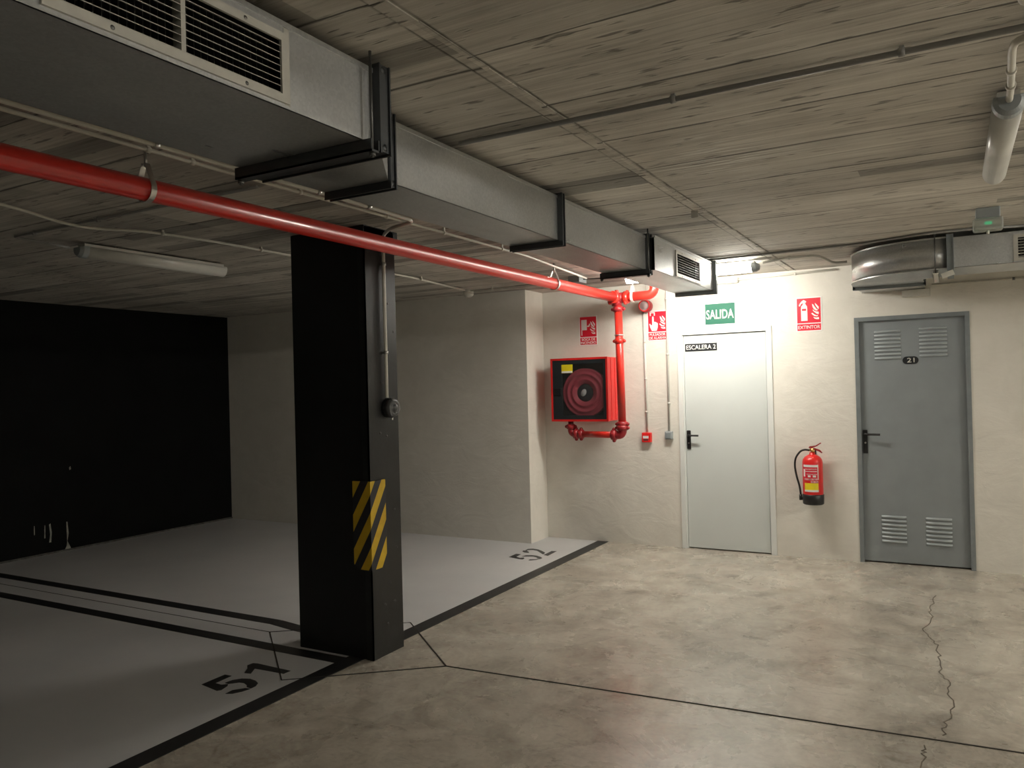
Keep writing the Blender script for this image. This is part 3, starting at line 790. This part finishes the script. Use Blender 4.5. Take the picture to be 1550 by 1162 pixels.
hanger(PXc, 5.62, PZ, RP, 'thin metal hanger on the red pipe right of the pillar')
hanger(-2.585, YT, PZ, RP, 'white ring hanger on the short red pipe by the duct end', 'x', 'white_plastic')
hanger(PXc, -1.5, PZ, RP, 'ring hanger on the red pipe behind the viewer')

# ------------------------------------------------------------------ ventilation ducts
def grille(parent, plane, a0, a1, z0, z1, face, nsl=7, mullion=True, b=.026, fins=True):
    """plane 'x': the grille lies in a face x=face turned to +x (a runs along y); plane 'y': a face y=face turned to -y (a along x)"""
    def P(a, z, o): return Vector((face+o, a, z)) if plane == 'x' else Vector((a, face-o, z))
    def bx2(bm, aa, ab, za, zb, oa, ob):
        p, q = P(aa, za, oa), P(ab, zb, ob)
        box(bm, min(p.x, q.x), max(p.x, q.x), min(p.y, q.y), max(p.y, q.y), min(p.z, q.z), max(p.z, q.z))
    bm = nb(); o1 = .007
    bx2(bm, a0-b, a1+b, z1, z1+b*.8, 0, o1); bx2(bm, a0-b, a1+b, z0-b*.8, z0, 0, o1); bx2(bm, a0-b, a0, z0, z1, 0, o1); bx2(bm, a1, a1+b, z0, z1, 0, o1)
    if mullion: m_ = (a0+a1)/2; bx2(bm, m_-.006, m_+.006, z0, z1, -.03, .002)
    g = obj('grille', bm, M['grille'], parent, 'pale metal air grille')
    bm = nb(); p = (z1-z0)/nsl
    for i in range(nsl):
        z = z0 + (i+.5)*p
        A = [P(a, zz, oo) for a in (a0, a1) for zz, oo in ((z+.004, -.018), (z+.0055, -.018), (z-.0045, .003), (z-.006, .003))]
        vs = [bm.verts.new(v) for v in A]
        for f in ((0, 1, 2, 3), (7, 6, 5, 4), (0, 4, 5, 1), (1, 5, 6, 2), (2, 6, 7, 3), (3, 7, 4, 0)): bm.faces.new([vs[j] for j in f])
    obj('slats', bm, M['grille'], g)
    if fins:
        bm = nb(); n = int((a1-a0)/.018)
        for i in range(1, n): a = a0 + (a1-a0)*i/n; bx2(bm, a-.0007, a+.0007, z0, z1, -.042, -.022)
        obj('rear_fins', bm, M['rod'], g)
    for a in (a0+(a1-a0)*.2, a0+(a1-a0)*.8):
        for z in (z0-b*.42, z1+b*.42):
            bm = nb(); p = P(a, z, o1); lathe(bm, [(0, .002), (.004, .0015), (.0055, 0)], p, P(0, 0, 1)-P(0, 0, 0), 8)
            obj('screw', bm, M['rod'], g)

DZ0, DZ1 = 2.292, 2.503
XD0 = -1.955
t_ = .002
vd = thing('ventilation_duct', 'long rectangular galvanised duct running towards the stair door', 'duct', (XD0, 1, DZ0))
def shell(x0, x1, y0, y1, z0=DZ0, z1=DZ1, hole=None, ends=(False, False), inner=True):
    bm = nb()
    box(bm, x0, x0+t_, y0, y1, z0, z1); box(bm, x0, x1, y0, y1, z0, z0+t_); box(bm, x0, x1, y0, y1, z1-t_, z1)
    if hole:
        a, b, c, d = hole
        box(bm, x1-t_, x1, y0, a, z0, z1); box(bm, x1-t_, x1, b, y1, z0, z1); box(bm, x1-t_, x1, a, b, z0, c); box(bm, x1-t_, x1, a, b, d, z1)
    else: box(bm, x1-t_, x1, y0, y1, z0, z1)
    if ends[0]: box(bm, x0, x1, y0, y0+t_, z0, z1)
    if ends[1]: box(bm, x0, x1, y1-t_, y1, z0, z1)
    box(bm, x1, x1+.004, y0, y1, z1-.004, z1+.010); box(bm, x0-.004, x0, y0, y1, z1-.004, z1+.010)
    return obj('duct_section', bm, M['galv'], vd)
W1, W2 = -1.457, -1.685
shell(XD0, W1, YF+.3, 0.05, ends=(True, False)); shell(XD0, W1, 0.05, 1.835, hole=(.862, 1.453, 2.322, 2.462))
shell(XD0, W2, 2.17, 3.52); shell(XD0, W2, 3.52, 4.80)
W4 = -1.632
shell(XD0+.02, W4, 4.80, 6.18, hole=(5.24, 5.80, 2.318, 2.462), ends=(False, True))
bm = nb()
A = [Vector(v) for v in ((XD0, 1.835, DZ0), (W1, 1.835, DZ0), (W1, 1.835, DZ1), (XD0, 1.835, DZ1), (XD0, 2.17, DZ0), (W2, 2.17, DZ0), (W2, 2.17, DZ1), (XD0, 2.17, DZ1))]
vs = [bm.verts.new(v) for v in A]
for f in ((0, 1, 5, 4), (1, 2, 6, 5), (2, 3, 7, 6), (3, 0, 4, 7)): bm.faces.new([vs[i] for i in f])
obj('reducer', bm, M['galv'], vd, 'tapered piece between the wide and the narrow duct')
bm = nb(); box(bm, XD0+.003, W1-.06, .80, 1.5, DZ0+.003, DZ1-.003); obj('inner_shade_block', bm, M['void'], vd)  # black block stands in for the shade inside the duct
bm = nb(); box(bm, XD0+.03, W4-.055, 5.2, 5.85, DZ0+.003, DZ1-.003); obj('inner_shade_block', bm, M['void'], vd)
def flange(x0, x1, y, z0=DZ0, z1=DZ1, w=.032, m='flange'):
    bm = nb(); y0, y1 = y-w/2, y+w/2
    def ang(xa, xb, za, zb): 
        box(bm, xa, xb, y0, y1, za, zb)
    k = .022
    ang(x0-.004, x0, z0-k, z1+k); ang(x1, x1+k, z0-k, z1+k); ang(x0, x1, z1, z1+k); ang(x0, x1, z0-k, z0)
    for s in (-1, 1):   # raised lips either side
        yy = y + s*(w/2-.002)
        box(bm, x1+k, x1+k+.006, yy-.003, yy+.003, z0-k-.006, z1+k); box(bm, x0-.004, x1+k, yy-.003, yy+.003, z0-k-.006, z0-k)
    lathe(bm, [(0, .01), (.011, .008), (.013, 0)], (x1+k-.008, y, z1+.008), (1, 0, 0), 8); lathe(bm, [(0, .01), (.011, .008), (.013, 0)], (x1+k-.008, y, z0-.008), (1, 0, 0), 8)
    obj('flange', bm, M[m], vd, 'steel flange around the duct')
flange(XD0, W1, 0.05); flange(XD0, W1, 1.835, w=.05); flange(XD0, W2, 2.165); flange(XD0, W2, 3.52); flange(XD0, W2, 4.80, w=.05); flange(XD0+.02, W4, 6.19, w=.03, m='grey_frame')
bm = nb(); box(bm, W1-.005, W1+.0012, 1.462, 1.480, DZ0+.01, DZ1-.005); obj('cover_strip', bm, M['grille'], vd)
grille(vd, 'x', .875, 1.448, 2.325, 2.460, W1, 8)
grille(vd, 'x', 5.25, 5.79, 2.322, 2.458, W4, 8, False)
def trapeze(x0, x1, y, z, label, y_off=0):
    t = thing('duct_hanger', label, 'duct hanger', ((x0+x1)/2, y, z-.03), 'trapeze hangers under the ducts')
    bm = nb(); box(bm, x0, x1, y-.018, y+.018, z-.036, z-.030); box(bm, x0, x1, y-.018, y-.014, z-.036, z); box(bm, x0, x1, y+.014, y+.018, z-.036, z)
    obj('channel', bm, M['flange'], t)
    for x in (x0+.006, x1-.012):
        bm = nb(); cyl(bm, (x, y, z-.05), (x, y, H), .0045, 8); cyl(bm, (x, y, z-.046), (x, y, z-.036), .010, 6); obj('threaded_rod', bm, M['rod'], t)
    return t
trapeze(XD0-.020, W1+.035, 1.775, DZ0-.001, 'channel and rods under the duct beside the large grille')
trapeze(XD0-.020, W2+.045, 4.735, DZ0-.001, 'channel and rods under the duct in front of its small end grille')
trapeze(XD0-.020, W1+.035, -1.2, DZ0-.001, 'channel and rods under the duct behind the viewer')

# right-hand duct, turning into the wall
rd = thing('ventilation_duct', 'galvanised duct with a rounded bend above the grey door', 'duct', (0, 6.3, 2.30))
ZA, ZB_ = 2.300, 2.505
def outline(off=0):
    cx, cy = -.107, 6.63; ro, ri = .56+off, .08-off
    out = [(cx + ro*math.cos(a), cy + ro*math.sin(a)) for a in [math.radians(270 - 90*k/20) for k in range(21)]]
    inn = [(cx + ri*math.cos(a), cy + ri*math.sin(a)) for a in [math.radians(180 + 90*k/6) for k in range(7)]]
    return [(0.0, 6.07-off)] + out + [(cx-ro, 6.85), (cx-ri, 6.85)] + inn + [(0.0, 6.55+off)]
bm = nb(); zprism(bm, outline(), ZA, ZB_)
for f in bm.faces:
    if abs(f.normal.z) < .5: f.smooth = False
o = obj('bend', bm, M['galv'], rd, 'rounded sheet metal bend')
for p in o.data.polygons:
    if abs(p.normal.z) < .5: p.use_smooth = True
bm = nb(); zprism(bm, outline(.006), ZB_-.002, ZB_+.008); zprism(bm, outline(.006), ZA-.004, ZA+.003); obj('seam', bm, M['galv'], rd)
bm = nb()
gx0, gx1 = .385, .935
box(bm, 0, XR-.3, 6.07, 6.55, ZB_-t_, ZB_); box(bm, 0, XR-.3, 6.07, 6.55, ZA, ZA+t_); box(bm, 0, XR-.3, 6.55-t_, 6.55, ZA, ZB_)
box(bm, 0, gx0-.01, 6.07, 6.07+t_, ZA, ZB_); box(bm, gx1+.01, XR-.3, 6.07, 6.07+t_, ZA, ZB_); box(bm, gx0-.01, gx1+.01, 6.07, 6.07+t_, ZA, 2.322); box(bm, gx0-.01, gx1+.01, 6.07, 6.07+t_, 2.468, ZB_)
box(bm, XR-.302, XR-.3, 6.07, 6.55, ZA, ZB_)
obj('duct_section', bm, M['galv'], rd)
bm = nb(); box(bm, gx0-.05, gx1+.05, 6.13, 6.54, ZA+.003, ZB_-.003); obj('inner_shade_block', bm, M['void'], rd)  # shade behind this grille, also put in as a black block
bm = nb(); box(bm, -.667, -.187, 6.85, YB, ZA, ZB_); obj('wall_stub', bm, M['galv'], rd)
bm = nb(); k = .02
for x in (0.0,):
    box(bm, x-.02, x+.02, 6.07-k, 6.07, ZA-k, ZB_+k); box(bm, x-.02, x+.02, 6.55, 6.55+k, ZA-k, ZB_+k); box(bm, x-.02, x+.02, 6.07, 6.55, ZA-k, ZA)
    box(bm, x-.02, x+.02, 6.07, 6.55, ZB_, ZB_+k)
    for s in (-1, 1): box(bm, x+s*.018-.003, x+s*.018+.003, 6.07-k-.006, 6.07-k, ZA-k, ZB_+k)
obj('flange', bm, M['grey_frame'], rd)
bm = nb()
box(bm, -.667-k, -.187+k, 6.83, 6.865, ZA-k, ZA); box(bm, -.667-k, -.187+k, 6.83, 6.865, ZB_, ZB_+k); box(bm, -.667-k, -.667, 6.83, 6.865, ZA-k, ZB_+k); box(bm, -.187, -.187+k, 6.83, 6.865, ZA-k, ZB_+k)
for s in (-1, 1): box(bm, -.667-k, -.187+k, 6.8475+s*.0155-.002, 6.8475+s*.0155+.002, ZA-k-.005, ZA-k)
obj('flange', bm, M['grey_frame'], rd)
grille(rd, 'y', gx0, gx1, 2.33, 2.46, 6.07, 7, False)
# its hanger
hg = thing('duct_hanger', 'thin rods and pale brackets under the right-hand duct by its bend', 'duct hanger', (-.09, 6.3, 2.28), 'trapeze hangers under the ducts')
for y in (6.045, 6.585):
    bm = nb(); cyl(bm, (-.09, y, 2.262), (-.09, y, H), .004, 8); obj('threaded_rod', bm, M['rod'], hg)
bm = nb(); box(bm, -.108, -.072, 6.03, 6.60, 2.262, 2.268); box(bm, -.108, -.105, 6.03, 6.60, 2.262, 2.279); box(bm, -.075, -.072, 6.03, 6.60, 2.262, 2.279)
obj('channel', bm, M['white_plastic'], hg, 'pale painted channel')
bm = nb(); box(bm, -.055, .02, 6.02, 6.045, 2.245, 2.278, Matrix.Rotation(math.radians(-18), 3, 'Y'), Vector((0, 6.03, 2.26)))
tag(obj('cable_clamp', bm, M['white_plastic']), 'small white clamp hooked on the right-hand duct flange', 'clamp')
bm = nb(); bbox(bm, -.358, -.15, 7.295, YB, 2.238, 2.296, .004); tag(obj('junction_box', bm, M['white_plastic']), 'pale flat box on the wall under the bent duct', 'box')

# ------------------------------------------------------------------ fire extinguisher
EX, EY = -1.088, 7.245
ex = thing('fire_extinguisher', 'red fire extinguisher with black hose hung on the wall between the doors', 'fire extinguisher', (EX, EY, .49))
bm = nb(); lathe(bm, [(0, .535), (.080, .535), (.083, .55), (.083, .855), (.078, .880), (.062, .902), (.036, .918), (.024, .924), (.024, .940), (0, .940)], (EX, EY, 0), (0, 0, 1), 40)
cyn = obj('cylinder', bm, M['red_cab'], ex)
bm = nb(); lathe(bm, [(0, .50), (.066, .50), (.078, .49), (.087, .498), (.089, .575), (.0845, .580), (.080, .579)], (EX, EY, 0), (0, 0, 1), 40); obj('base_cup', bm, M['black_plastic'], ex)
def band(a0, a1, z0, z1, r, name, m, par, n=14, label=None):
    bm = nb(); row = []
    for k in range(n+1):
        a = math.radians(a0+(a1-a0)*k/n); row.append([bm.verts.new((EX+rr*math.sin(a), EY-rr*math.cos(a), z)) for rr in (r-.0008, r) for z in (z0, z1)])
    for a, b in zip(row, row[1:]):
        for q in ((2, 3), (1, 0), (3, 1), (0, 2)): bm.faces.new((a[q[0]], b[q[0]], b[q[1]], a[q[1]]))
    bm.faces.new([row[0][i] for i in (0, 1, 3, 2)]); bm.faces.new([row[-1][i] for i in (2, 3, 1, 0)])
    return obj(name, bm, M[m], par, label)
M['label_pink'] = plain('printed_label', (0.66, 0.30, 0.30), .45, 0, .5, 90)
lb = band(-58, 42, .70, .845, .0838, 'instruction_label', 'sign_red', cyn, label='printed red and white instruction label')
band(-52, 36, .818, .838, .0845, 'print_band', 'sign_white', lb); band(-52, -38, .735, .80, .0845, 'print_band', 'sign_white', lb)
band(-28, 32, .752, .762, .0845, 'print_band', 'label_pink', lb); band(-20, -4, .732, .748, .0845, 'print_band', 'sign_white', lb); band(8, 26, .732, .748, .0845, 'print_band', 'sign_white', lb)
band(-46, 34, .706, .722, .0845, 'print_band', 'label_pink', lb); band(-36, 32, .778, .784, .0845, 'print_band', 'sign_white', lb); band(-36, 32, .795, .806, .0845, 'print_band', 'label_pink', lb); band(36, 41, .71, .84, .0845, 'print_band', 'sign_white', lb)
lb = band(-44, 40, .605, .680, .0840, 'inspection_label', 'yellow', cyn, label='yellow and white inspection label'); band(-44, 40, .605, .622, .0846, 'label_band', 'sign_white', lb); band(-4, 40, .683, .700, .0846, 'label_band', 'label_pink', lb)
bm = nb(); cyl(bm, (EX+.004, EY, .935), (EX+.004, EY, .975), .017, 16); cyl(bm, (EX-.03, EY, .958), (EX+.02, EY, .958), .010, 12); lathe(bm, [(0, -.012), (.013, -.010), (.013, .0), (0, .0)], (EX+.008, EY-.018, .955), (0, 1, 0), 14)
obj('valve', bm, M['brass'], ex)
bm = nb()
yprism(bm, [(EX-.028, .978), (EX-.02, .992), (EX+.03, 1.000), (EX+.07, 1.026), (EX+.078, 1.022), (EX+.04, .994), (EX+.0, .975)], EY-.010, EY+.010)
yprism(bm, [(EX-.02, .972), (EX+.02, .978), (EX+.065, .962), (EX+.085, .938), (EX+.078, .934), (EX+.055, .950), (EX+.02, .962), (EX-.015, .962)], EY-.009, EY+.009)
obj('squeeze_lever', bm, M['red_dark'], ex)
bm = nb()
hp = [(-.02, .958), (-.06, .962), (-.098, .945), (-.135, .89), (-.145, .82), (-.132, .73), (-.112, .65), (-.104, .59), (-.103, .56)]
pts = [Vector((EX+a, EY-.01, z)) for a, z in hp]
sm = []
for i in range(len(pts)-1):
    p0, p1, p2, p3 = pts[max(i-1, 0)], pts[i], pts[i+1], pts[min(i+2, len(pts)-1)]
    for k in range(5):
        t = k/5; sm.append(.5*((2*p1)+(p2-p0)*t+(2*p0-5*p1+4*p2-p3)*t*t+(3*p1-p0-3*p2+p3)*t**3))
sm.append(pts[-1]); sweep(bm, sm, .0085, 10)
obj('hose', bm, M['rubber'], ex)
bm = nb(); cyl(bm, (EX-.103, EY-.01, .572), (EX-.103, EY-.01, .523), .013, 12); box(bm, EX-.108, EX-.07, EY-.018, EY-.002, .525, .548); obj('nozzle', bm, M['black_plastic'], ex)
bm = nb(); box(bm, EX-.02, EX+.02, YB-.004, YB, .80, .96); box(bm, EX-.012, EX+.012, EY+.078, YB, .86, .875); obj('wall_bracket', bm, M['black_plastic'], ex)

# ------------------------------------------------------------------ conduits
def conduit(label, pts, r=.0085, m='conduit', clips=(), rad=.05, cm=None):
    t = thing('conduit', label, 'conduit', pts[0])
    bm = nb(); pipe(bm, pts, r, rad, 10); obj('tube', bm, M[m], t)
    for c, ax, back in clips:
        bm = nb(); c = Vector(c); a = Vector(ax).normalized()
        lathe(bm, [(r, -.009), (r+.004, -.009), (r+.004, .009), (r, .009)], c, a, 14)
        b = Vector(back)
        n = a.cross(b).normalized() if b.length > 1e-6 else Vector((0, 0, 0))
        if b.length > 1e-6:
            p = c + b*.5; hx = [abs(a[i])*.007 + abs(n[i])*.006 + abs(b[i])*.5 for i in range(3)]
            box(bm, p.x-hx[0], p.x+hx[0], p.y-hx[1], p.y+hx[1], p.z-hx[2], p.z+hx[2])
        obj('clip', bm, M[cm or m], t)
    return t
up = lambda z: (0, 0, H - z)
zc = 2.515
conduit('thin pale conduit on the ceiling between the duct and the red pipe', [(-2.66, YF+.02, zc), (-2.66, 5.0, zc), (-2.80, 6.38, zc)],
        .008, 'conduit', [((-2.66, y, zc), (0, 1, 0), up(zc)) for y in (.3, 1.95, 2.15, 2.75, 3.4, 3.95, 4.65)])
zc = 2.498
conduit('thicker pale conduit beside the duct, bending down the pillar', [(-2.535, YF+.02, zc), (-2.535, 2.9, zc), (-2.56, 3.52, zc), (-2.80, 3.60, zc), (-2.962, 3.745, 2.50), (-2.962, 3.745, 1.53)],
        .0105, 'conduit', [((-2.535, y, zc), (0, 1, 0), up(zc)) for y in (1.89, 2.35, 2.74, 3.1)] + [((-2.962, 3.745, z), (0, 0, 1), (-.022, 0, 0)) for z in (2.33, 1.80)], .07, 'zinc')
zc = 2.525
conduit('pale conduit on the ceiling of bay 52 leading to the round detector', [(-4.0, -3, zc), (-3.98, 2.1, zc), (-4.12, 2.50, 2.508), (-4.12, 2.68, 2.508), (-4.05, 2.9, zc), (-3.985, 3.3, zc), (-3.985, 5.4, zc), (-4.12, 6.45, zc)],
        .008, 'conduit', [((-4.02, 3.03, zc), (0, 1, 0), up(zc))] + [((-3.985, y, zc), (0, 1, 0), up(zc)) for y in (3.75, 4.2, 5.55)], .2)
conduit('pale conduit feeding the unlit lamp in bay 51', [(-4.72, 2.90, 2.50), (-4.76, 2.75, 2.52), (-4.82, 2.62, 2.534), (-2.80, 2.62, 2.534)],
        .0075, 'conduit_grey', [((-4.6, 2.62, 2.53), (1, 0, 0), up(2.53)), ((-4.0, 2.62, 2.53), (1, 0, 0), up(2.53))], .04)
conduit('conduit from the round detector to the ceiling junction box', [(-4.10, 6.53, 2.525), (-3.0, 6.50, 2.525), (-2.93, 6.50, 2.525)], .0075, 'conduit', [((-3.85, 6.523, 2.525), (1, 0, 0), up(2.525))])
zc = 2.528
conduit('grey conduit across the ceiling from the duct to the right edge', [(W2+.03, 2.585, zc), (3.4, 2.585, zc)], .0095, 'conduit_grey', [((x, 2.585, zc), (1, 0, 0), up(zc)) for x in (-.80, -.11, .6)])
zc = 2.536
conduit('long grey conduit along the ceiling above the doors', [(-2.2, 6.19, zc), (-.6, 6.17, zc), (-.15, 6.00, zc), (.15, 6.00, zc), (.45, 6.12, zc), (1.4, 6.0, zc)], .009, 'conduit_grey',
        [((x, 6.18, zc), (1, 0, 0), up(zc)) for x in (-1.25, -.69)] + [((.17, 6.0, zc), (1, 0, 0), up(zc))], .12)
conduit('short grey conduit from the lit lamp to the bent duct', [(-1.30, 6.45, 2.51), (-1.15, 6.45, 2.53), (-.90, 6.46, 2.53), (-.84, 6.50, 2.50), (-.80, 6.62, 2.48), (-.70, 6.62, 2.48)], .010, 'white_plastic',
        [((-1.10, 6.45, 2.53), (1, 0, 0), up(2.53))], .06)
conduit('thin pale conduit along the top of the wall over the white door', [(-1.72, 7.32, 2.505), (-.86, 7.32, 2.52)], .010, 'conduit', [((-1.2, 7.32, 2.513), (1, 0, 0), (0, .018, 0))])
conduit('pale conduit along the wall behind the right-hand duct', [(-.14, 7.325, 2.325), (3.5, 7.325, 2.325)], .007, 'conduit', [((.43, 7.325, 2.325), (1, 0, 0), (0, .014, 0))], cm='rod')
conduit('pale conduit from the bell down to the red call point', [(-2.618, YB-.012, 2.28), (-2.612, YB-.012, 1.09)], .010, 'white_plastic', [((-2.615, YB-.012, z), (0, 0, 1), (0, .011, 0)) for z in (1.98, 1.62, 1.30)])
conduit('pale conduit from the ceiling down to the grey switch', [(-2.385, YB-.012, H), (-2.385, YB-.012, 2.45), (-2.392, YB-.012, 1.10)], .010, 'white_plastic', [((-2.388, YB-.012, z), (0, 0, 1), (0, .011, 0)) for z in (2.38, 1.85, 1.38)])
zc = 2.502
conduit('pale conduit feeding the unlit lamp on the right', [(.185, 3.128, 2.495), (.185, 3.05, zc), (.168, 2.66, zc), (.175, 2.60, zc), (.8, 2.50, zc)], .011, 'conduit', [((.176, 2.85, zc), (0, 1, 0), up(zc)), ((.183, 3.0, zc), (0, 1, 0), up(zc))], .05)
conduit('pale bent conduit at the top right corner', [(.166, 2.0, zc), (.172, 2.36, zc), (.6, 2.42, zc)], .014, 'conduit', [], .06)

# ------------------------------------------------------------------ lamps
def luminaire(name, label, c, ang, state, group, L=1.13):
    """batten lamp, long axis along y before turning"""
    t = thing(name, label, 'lamp', (0, 0, 0), group)
    h = L/2; z1 = 0.0
    bm = nb(); box(bm, -.034, .034, -h+.03, h-.03, .022, .045); obj('base_tray', bm, M['white_plastic'], t)
    bm = nb(); n = 14; prof = [(.044, .026)] + [(.048*math.cos(math.radians(-a)), .012 - .055*math.sin(math.radians(a))) for a in range(0, 181, 12)] + [(-.044, .026)]
    ys = [-h+.045, h-.01]
    R = [[bm.verts.new((x, y, z)) for x, z in prof] for y in ys]
    for i in range(len(prof)):
        j = (i+1) % len(prof); f = bm.faces.new((R[0][i], R[0][j], R[1][j], R[1][i])); f.smooth = i != len(prof)-1
    bm.faces.new(R[0][::-1]); bm.faces.new(R[1])
    df = obj('diffuser', bm, M[state], t, 'pale ribbed plastic diffuser')
    bm = nb(); R = []
    for y, s in ((-h, .72), (-h+.02, 1.0), (-h+.055, 1.06)): R.append([bm.verts.new((x*s, y, z*s)) for x, z in prof])
    for a, b in zip(R, R[1:]):
        for i in range(len(prof)): j = (i+1) % len(prof); bm.faces.new((a[i], a[j], b[j], b[i]))
    bm.faces.new(R[0][::-1]); bm.faces.new(R[-1]); obj('end_cap', bm, M['grey_plastic'], t, 'grey end cap')
    for y in (-h*.55, h*.55):
        bm = nb(); box(bm, -.020, .020, y-.012, y+.012, .040, H-c[2]); obj('mounting_clip', bm, M['rod'], t)
    t.location = c; t.rotation_euler = (0, 0, ang); ORG[t.name] = Vector(c)
    return t
G = 'batten lamps on the ceiling'
luminaire('batten_lamp', 'unlit batten lamp on the ceiling at the far left', (-4.72, 3.51, 2.490), 0.0, 'diff_off', G)
luminaire('batten_lamp', 'unlit batten lamp hanging at the upper right', (.186, 3.70, 2.492), 0.0, 'diff_off', G)
luminaire('batten_lamp', 'lit batten lamp glowing behind the end of the duct', (-1.90, 6.47, 2.490), math.radians(90), 'diff_on', G)
luminaire('batten_lamp', 'added batten lamp for fill light, unseen behind the viewer', (1.2, -2.2, 2.490), math.radians(90), 'diff_fill_behind', G)
luminaire('batten_lamp', 'added batten lamp for fill light, unseen right of the view', (3.3, 1.6, 2.490), 0.0, 'diff_fill_right', G)
luminaire('batten_lamp', 'added batten lamp for fill light near the wall, unseen right of the view', (3.5, 5.0, 2.490), 0.0, 'diff_fill_right_end', G)
# emergency beacon
eb = thing('emergency_lamp', 'small grey emergency lamp with a green light on the ceiling', 'lamp', (.195, 5.37, 2.41))
bm = nb(); bbox(bm, .135, .258, 5.33, 5.43, 2.485, H, .006); obj('housing', bm, M['grey_plastic'], eb)
bm = nb(); bbox(bm, .118, .272, 5.325, 5.435, 2.415, 2.487, .014, 3); obj('cover', bm, M['clear'], eb, 'clear plastic cover')
bm = nb(); bbox(bm, .178, .216, 5.335, 5.36, 2.448, 2.464, .006); obj('indicator', bm, M['led'], eb, 'glowing green indicator')
bm = nb(); cyl(bm, (.195, 5.37, 2.395), (.195, 5.37, 2.415), .008, 10); obj('test_button', bm, M['white_plastic'], eb)
# detector
sd = thing('smoke_detector', 'round off-white detector on the ceiling in front of the bay wall', 'detector', (-4.14, 6.55, 2.46))
bm = nb(); lathe(bm, [(0, H), (.045, H), (.052, 2.53), (.052, 2.515), (.046, 2.512)], (-4.14, 6.55, 0), (0, 0, 1), 28); obj('base', bm, M['white_plastic'], sd)
bm = nb(); lathe(bm, [(.046, 2.514), (.053, 2.505), (.052, 2.488), (.040, 2.474), (.020, 2.466), (0, 2.464)], (-4.14, 6.55, 0), (0, 0, 1), 28); obj('head', bm, M['white_plastic'], sd)
bm = nb(); torus(bm, (-4.14, 6.55, 2.478), (0, 0, 1), .036, .003); obj('slot', bm, M['black_plastic'], sd)
bm = nb(); bbox(bm, -2.97, -2.86, 6.36, 6.52, 2.488, H, .005); jb = obj('junction_box', bm, M['grey_plastic']); tag(jb, 'grey junction box on the ceiling between the red pipe and the duct', 'box')
bm = nb(); cyl(bm, (-2.485, 6.47, 2.505), (-2.86, 6.45, 2.52), .006, 8); tag(obj('conduit', bm, M['rod']), 'thin dark conduit from the ceiling junction box to the lit lamp', 'conduit')
bm = nb(); bbox(bm, -1.98, -1.70, YB-.05, YB, 2.475, 2.525, .008); tag(obj('emergency_lamp', bm, M['white_plastic']), 'white wall-mounted emergency lamp under the lit batten lamp', 'lamp')
bm = nb(); box(bm, -1.275, -1.235, 4.40, 4.403, 2.505, H+.001); tag(obj('metal_tab', bm, M['zinc']), 'small metal tab hanging from the ceiling joint', 'tab')

# ------------------------------------------------------------------ small wall things
cp = thing('fire_call_point', 'red fire alarm call point left of the white door', 'alarm button', (-2.612, YB, 1.0))
bm = nb(); bbox(bm, -2.658, -2.568, YB-.05, YB, 1.005, 1.098, .005); obj('housing', bm, M['red_cab'], cp)
bm = nb(); box(bm, -2.645, -2.588, YB-.0515, YB-.05, 1.043, 1.068); obj('label_band', bm, M['sign_white'], cp)
bm = nb(); box(bm, -2.640, -2.592, YB-.0515, YB-.05, 1.022, 1.036); obj('press_plate', bm, M['siren_grey'], cp)
sw = thing('light_switch', 'small grey surface switch beside the white door frame', 'switch', (-2.392, YB, 1.03))
bm = nb(); bbox(bm, -2.428, -2.356, YB-.045, YB, 1.035, 1.112, .006); obj('housing', bm, M['grey_plastic'], sw)
bm = nb(); bbox(bm, -2.417, -2.367, YB-.052, YB-.044, 1.045, 1.101, .004); obj('rocker', bm, plain('switch_grey', (.24, .27, .28), .45), sw)
be = thing('fire_alarm_bell', 'round red fire alarm sounder under the short red pipe', 'alarm', (-2.61, 7.27, 2.25))
bm = nb(); lathe(bm, [(0, 0), (.058, 0), (.062, -.02), (.060, -.075), (.050, -.090)], (-2.585, YB, 2.325), (0, 1, 0), 32); obj('housing', bm, M['red_dark'], be)
bm = nb(); lathe(bm, [(.050, -.090), (.045, -.082), (.028, -.098), (0, -.104)], (-2.585, YB, 2.325), (0, 1, 0), 32); obj('strobe_lens', bm, plain('strobe_lens', (.45, .36, .36), .2), be)
bm = nb(); torus(bm, (-2.585, YB-.09, 2.325), (0, 1, 0), .052, .006); obj('rim', bm, M['red_cab'], be)
bm = nb(); pipe(bm, [(-2.585, YB-.03, 2.38), (-2.585, YB-.03, 2.44), (-2.57, YB-.03, H)], .008, .04, 8); obj('cable', bm, M['white_plastic'], be)
# pillar sounder
ps = thing('alarm_sounder', 'round black sounder with a swirl front on the pillar side', 'alarm', (PX1+.02, 3.775, 1.41))
c = Vector((PX1, 3.775, 1.468))
bm = nb(); lathe(bm, [(0, -.002), (.058, 0), (.060, .03), (.056, .036)], c, (1, 0, 0), 32); obj('base', bm, M['black_plastic'], ps)
bm = nb(); lathe(bm, [(.056, .036), (.052, .052), (.036, .056), (.030, .050), (.022, .062), (.010, .068), (0, .069)], c, (1, 0, 0), 36); obj('horn', bm, M['siren_grey'], ps)
bm = nb()
for q in range(3):
    pts = [c + Vector((.056 - .001*k, (.018+.0045*k)*math.cos(q*2.094+k*.26), (.018+.0045*k)*math.sin(q*2.094+k*.26))) for k in range(9)]
    sweep(bm, pts, [.002+.0005*k for k in range(9)], 8)
obj('swirl_ridge', bm, plain('sounder_ridge', (.16, .165, .17), .25), ps)
bm = nb(); cyl(bm, (PX1+.03, 3.775, 1.395), (PX1+.03, 3.775, 1.410), .007, 8); obj('drip_nozzle', bm, M['zinc'], ps)
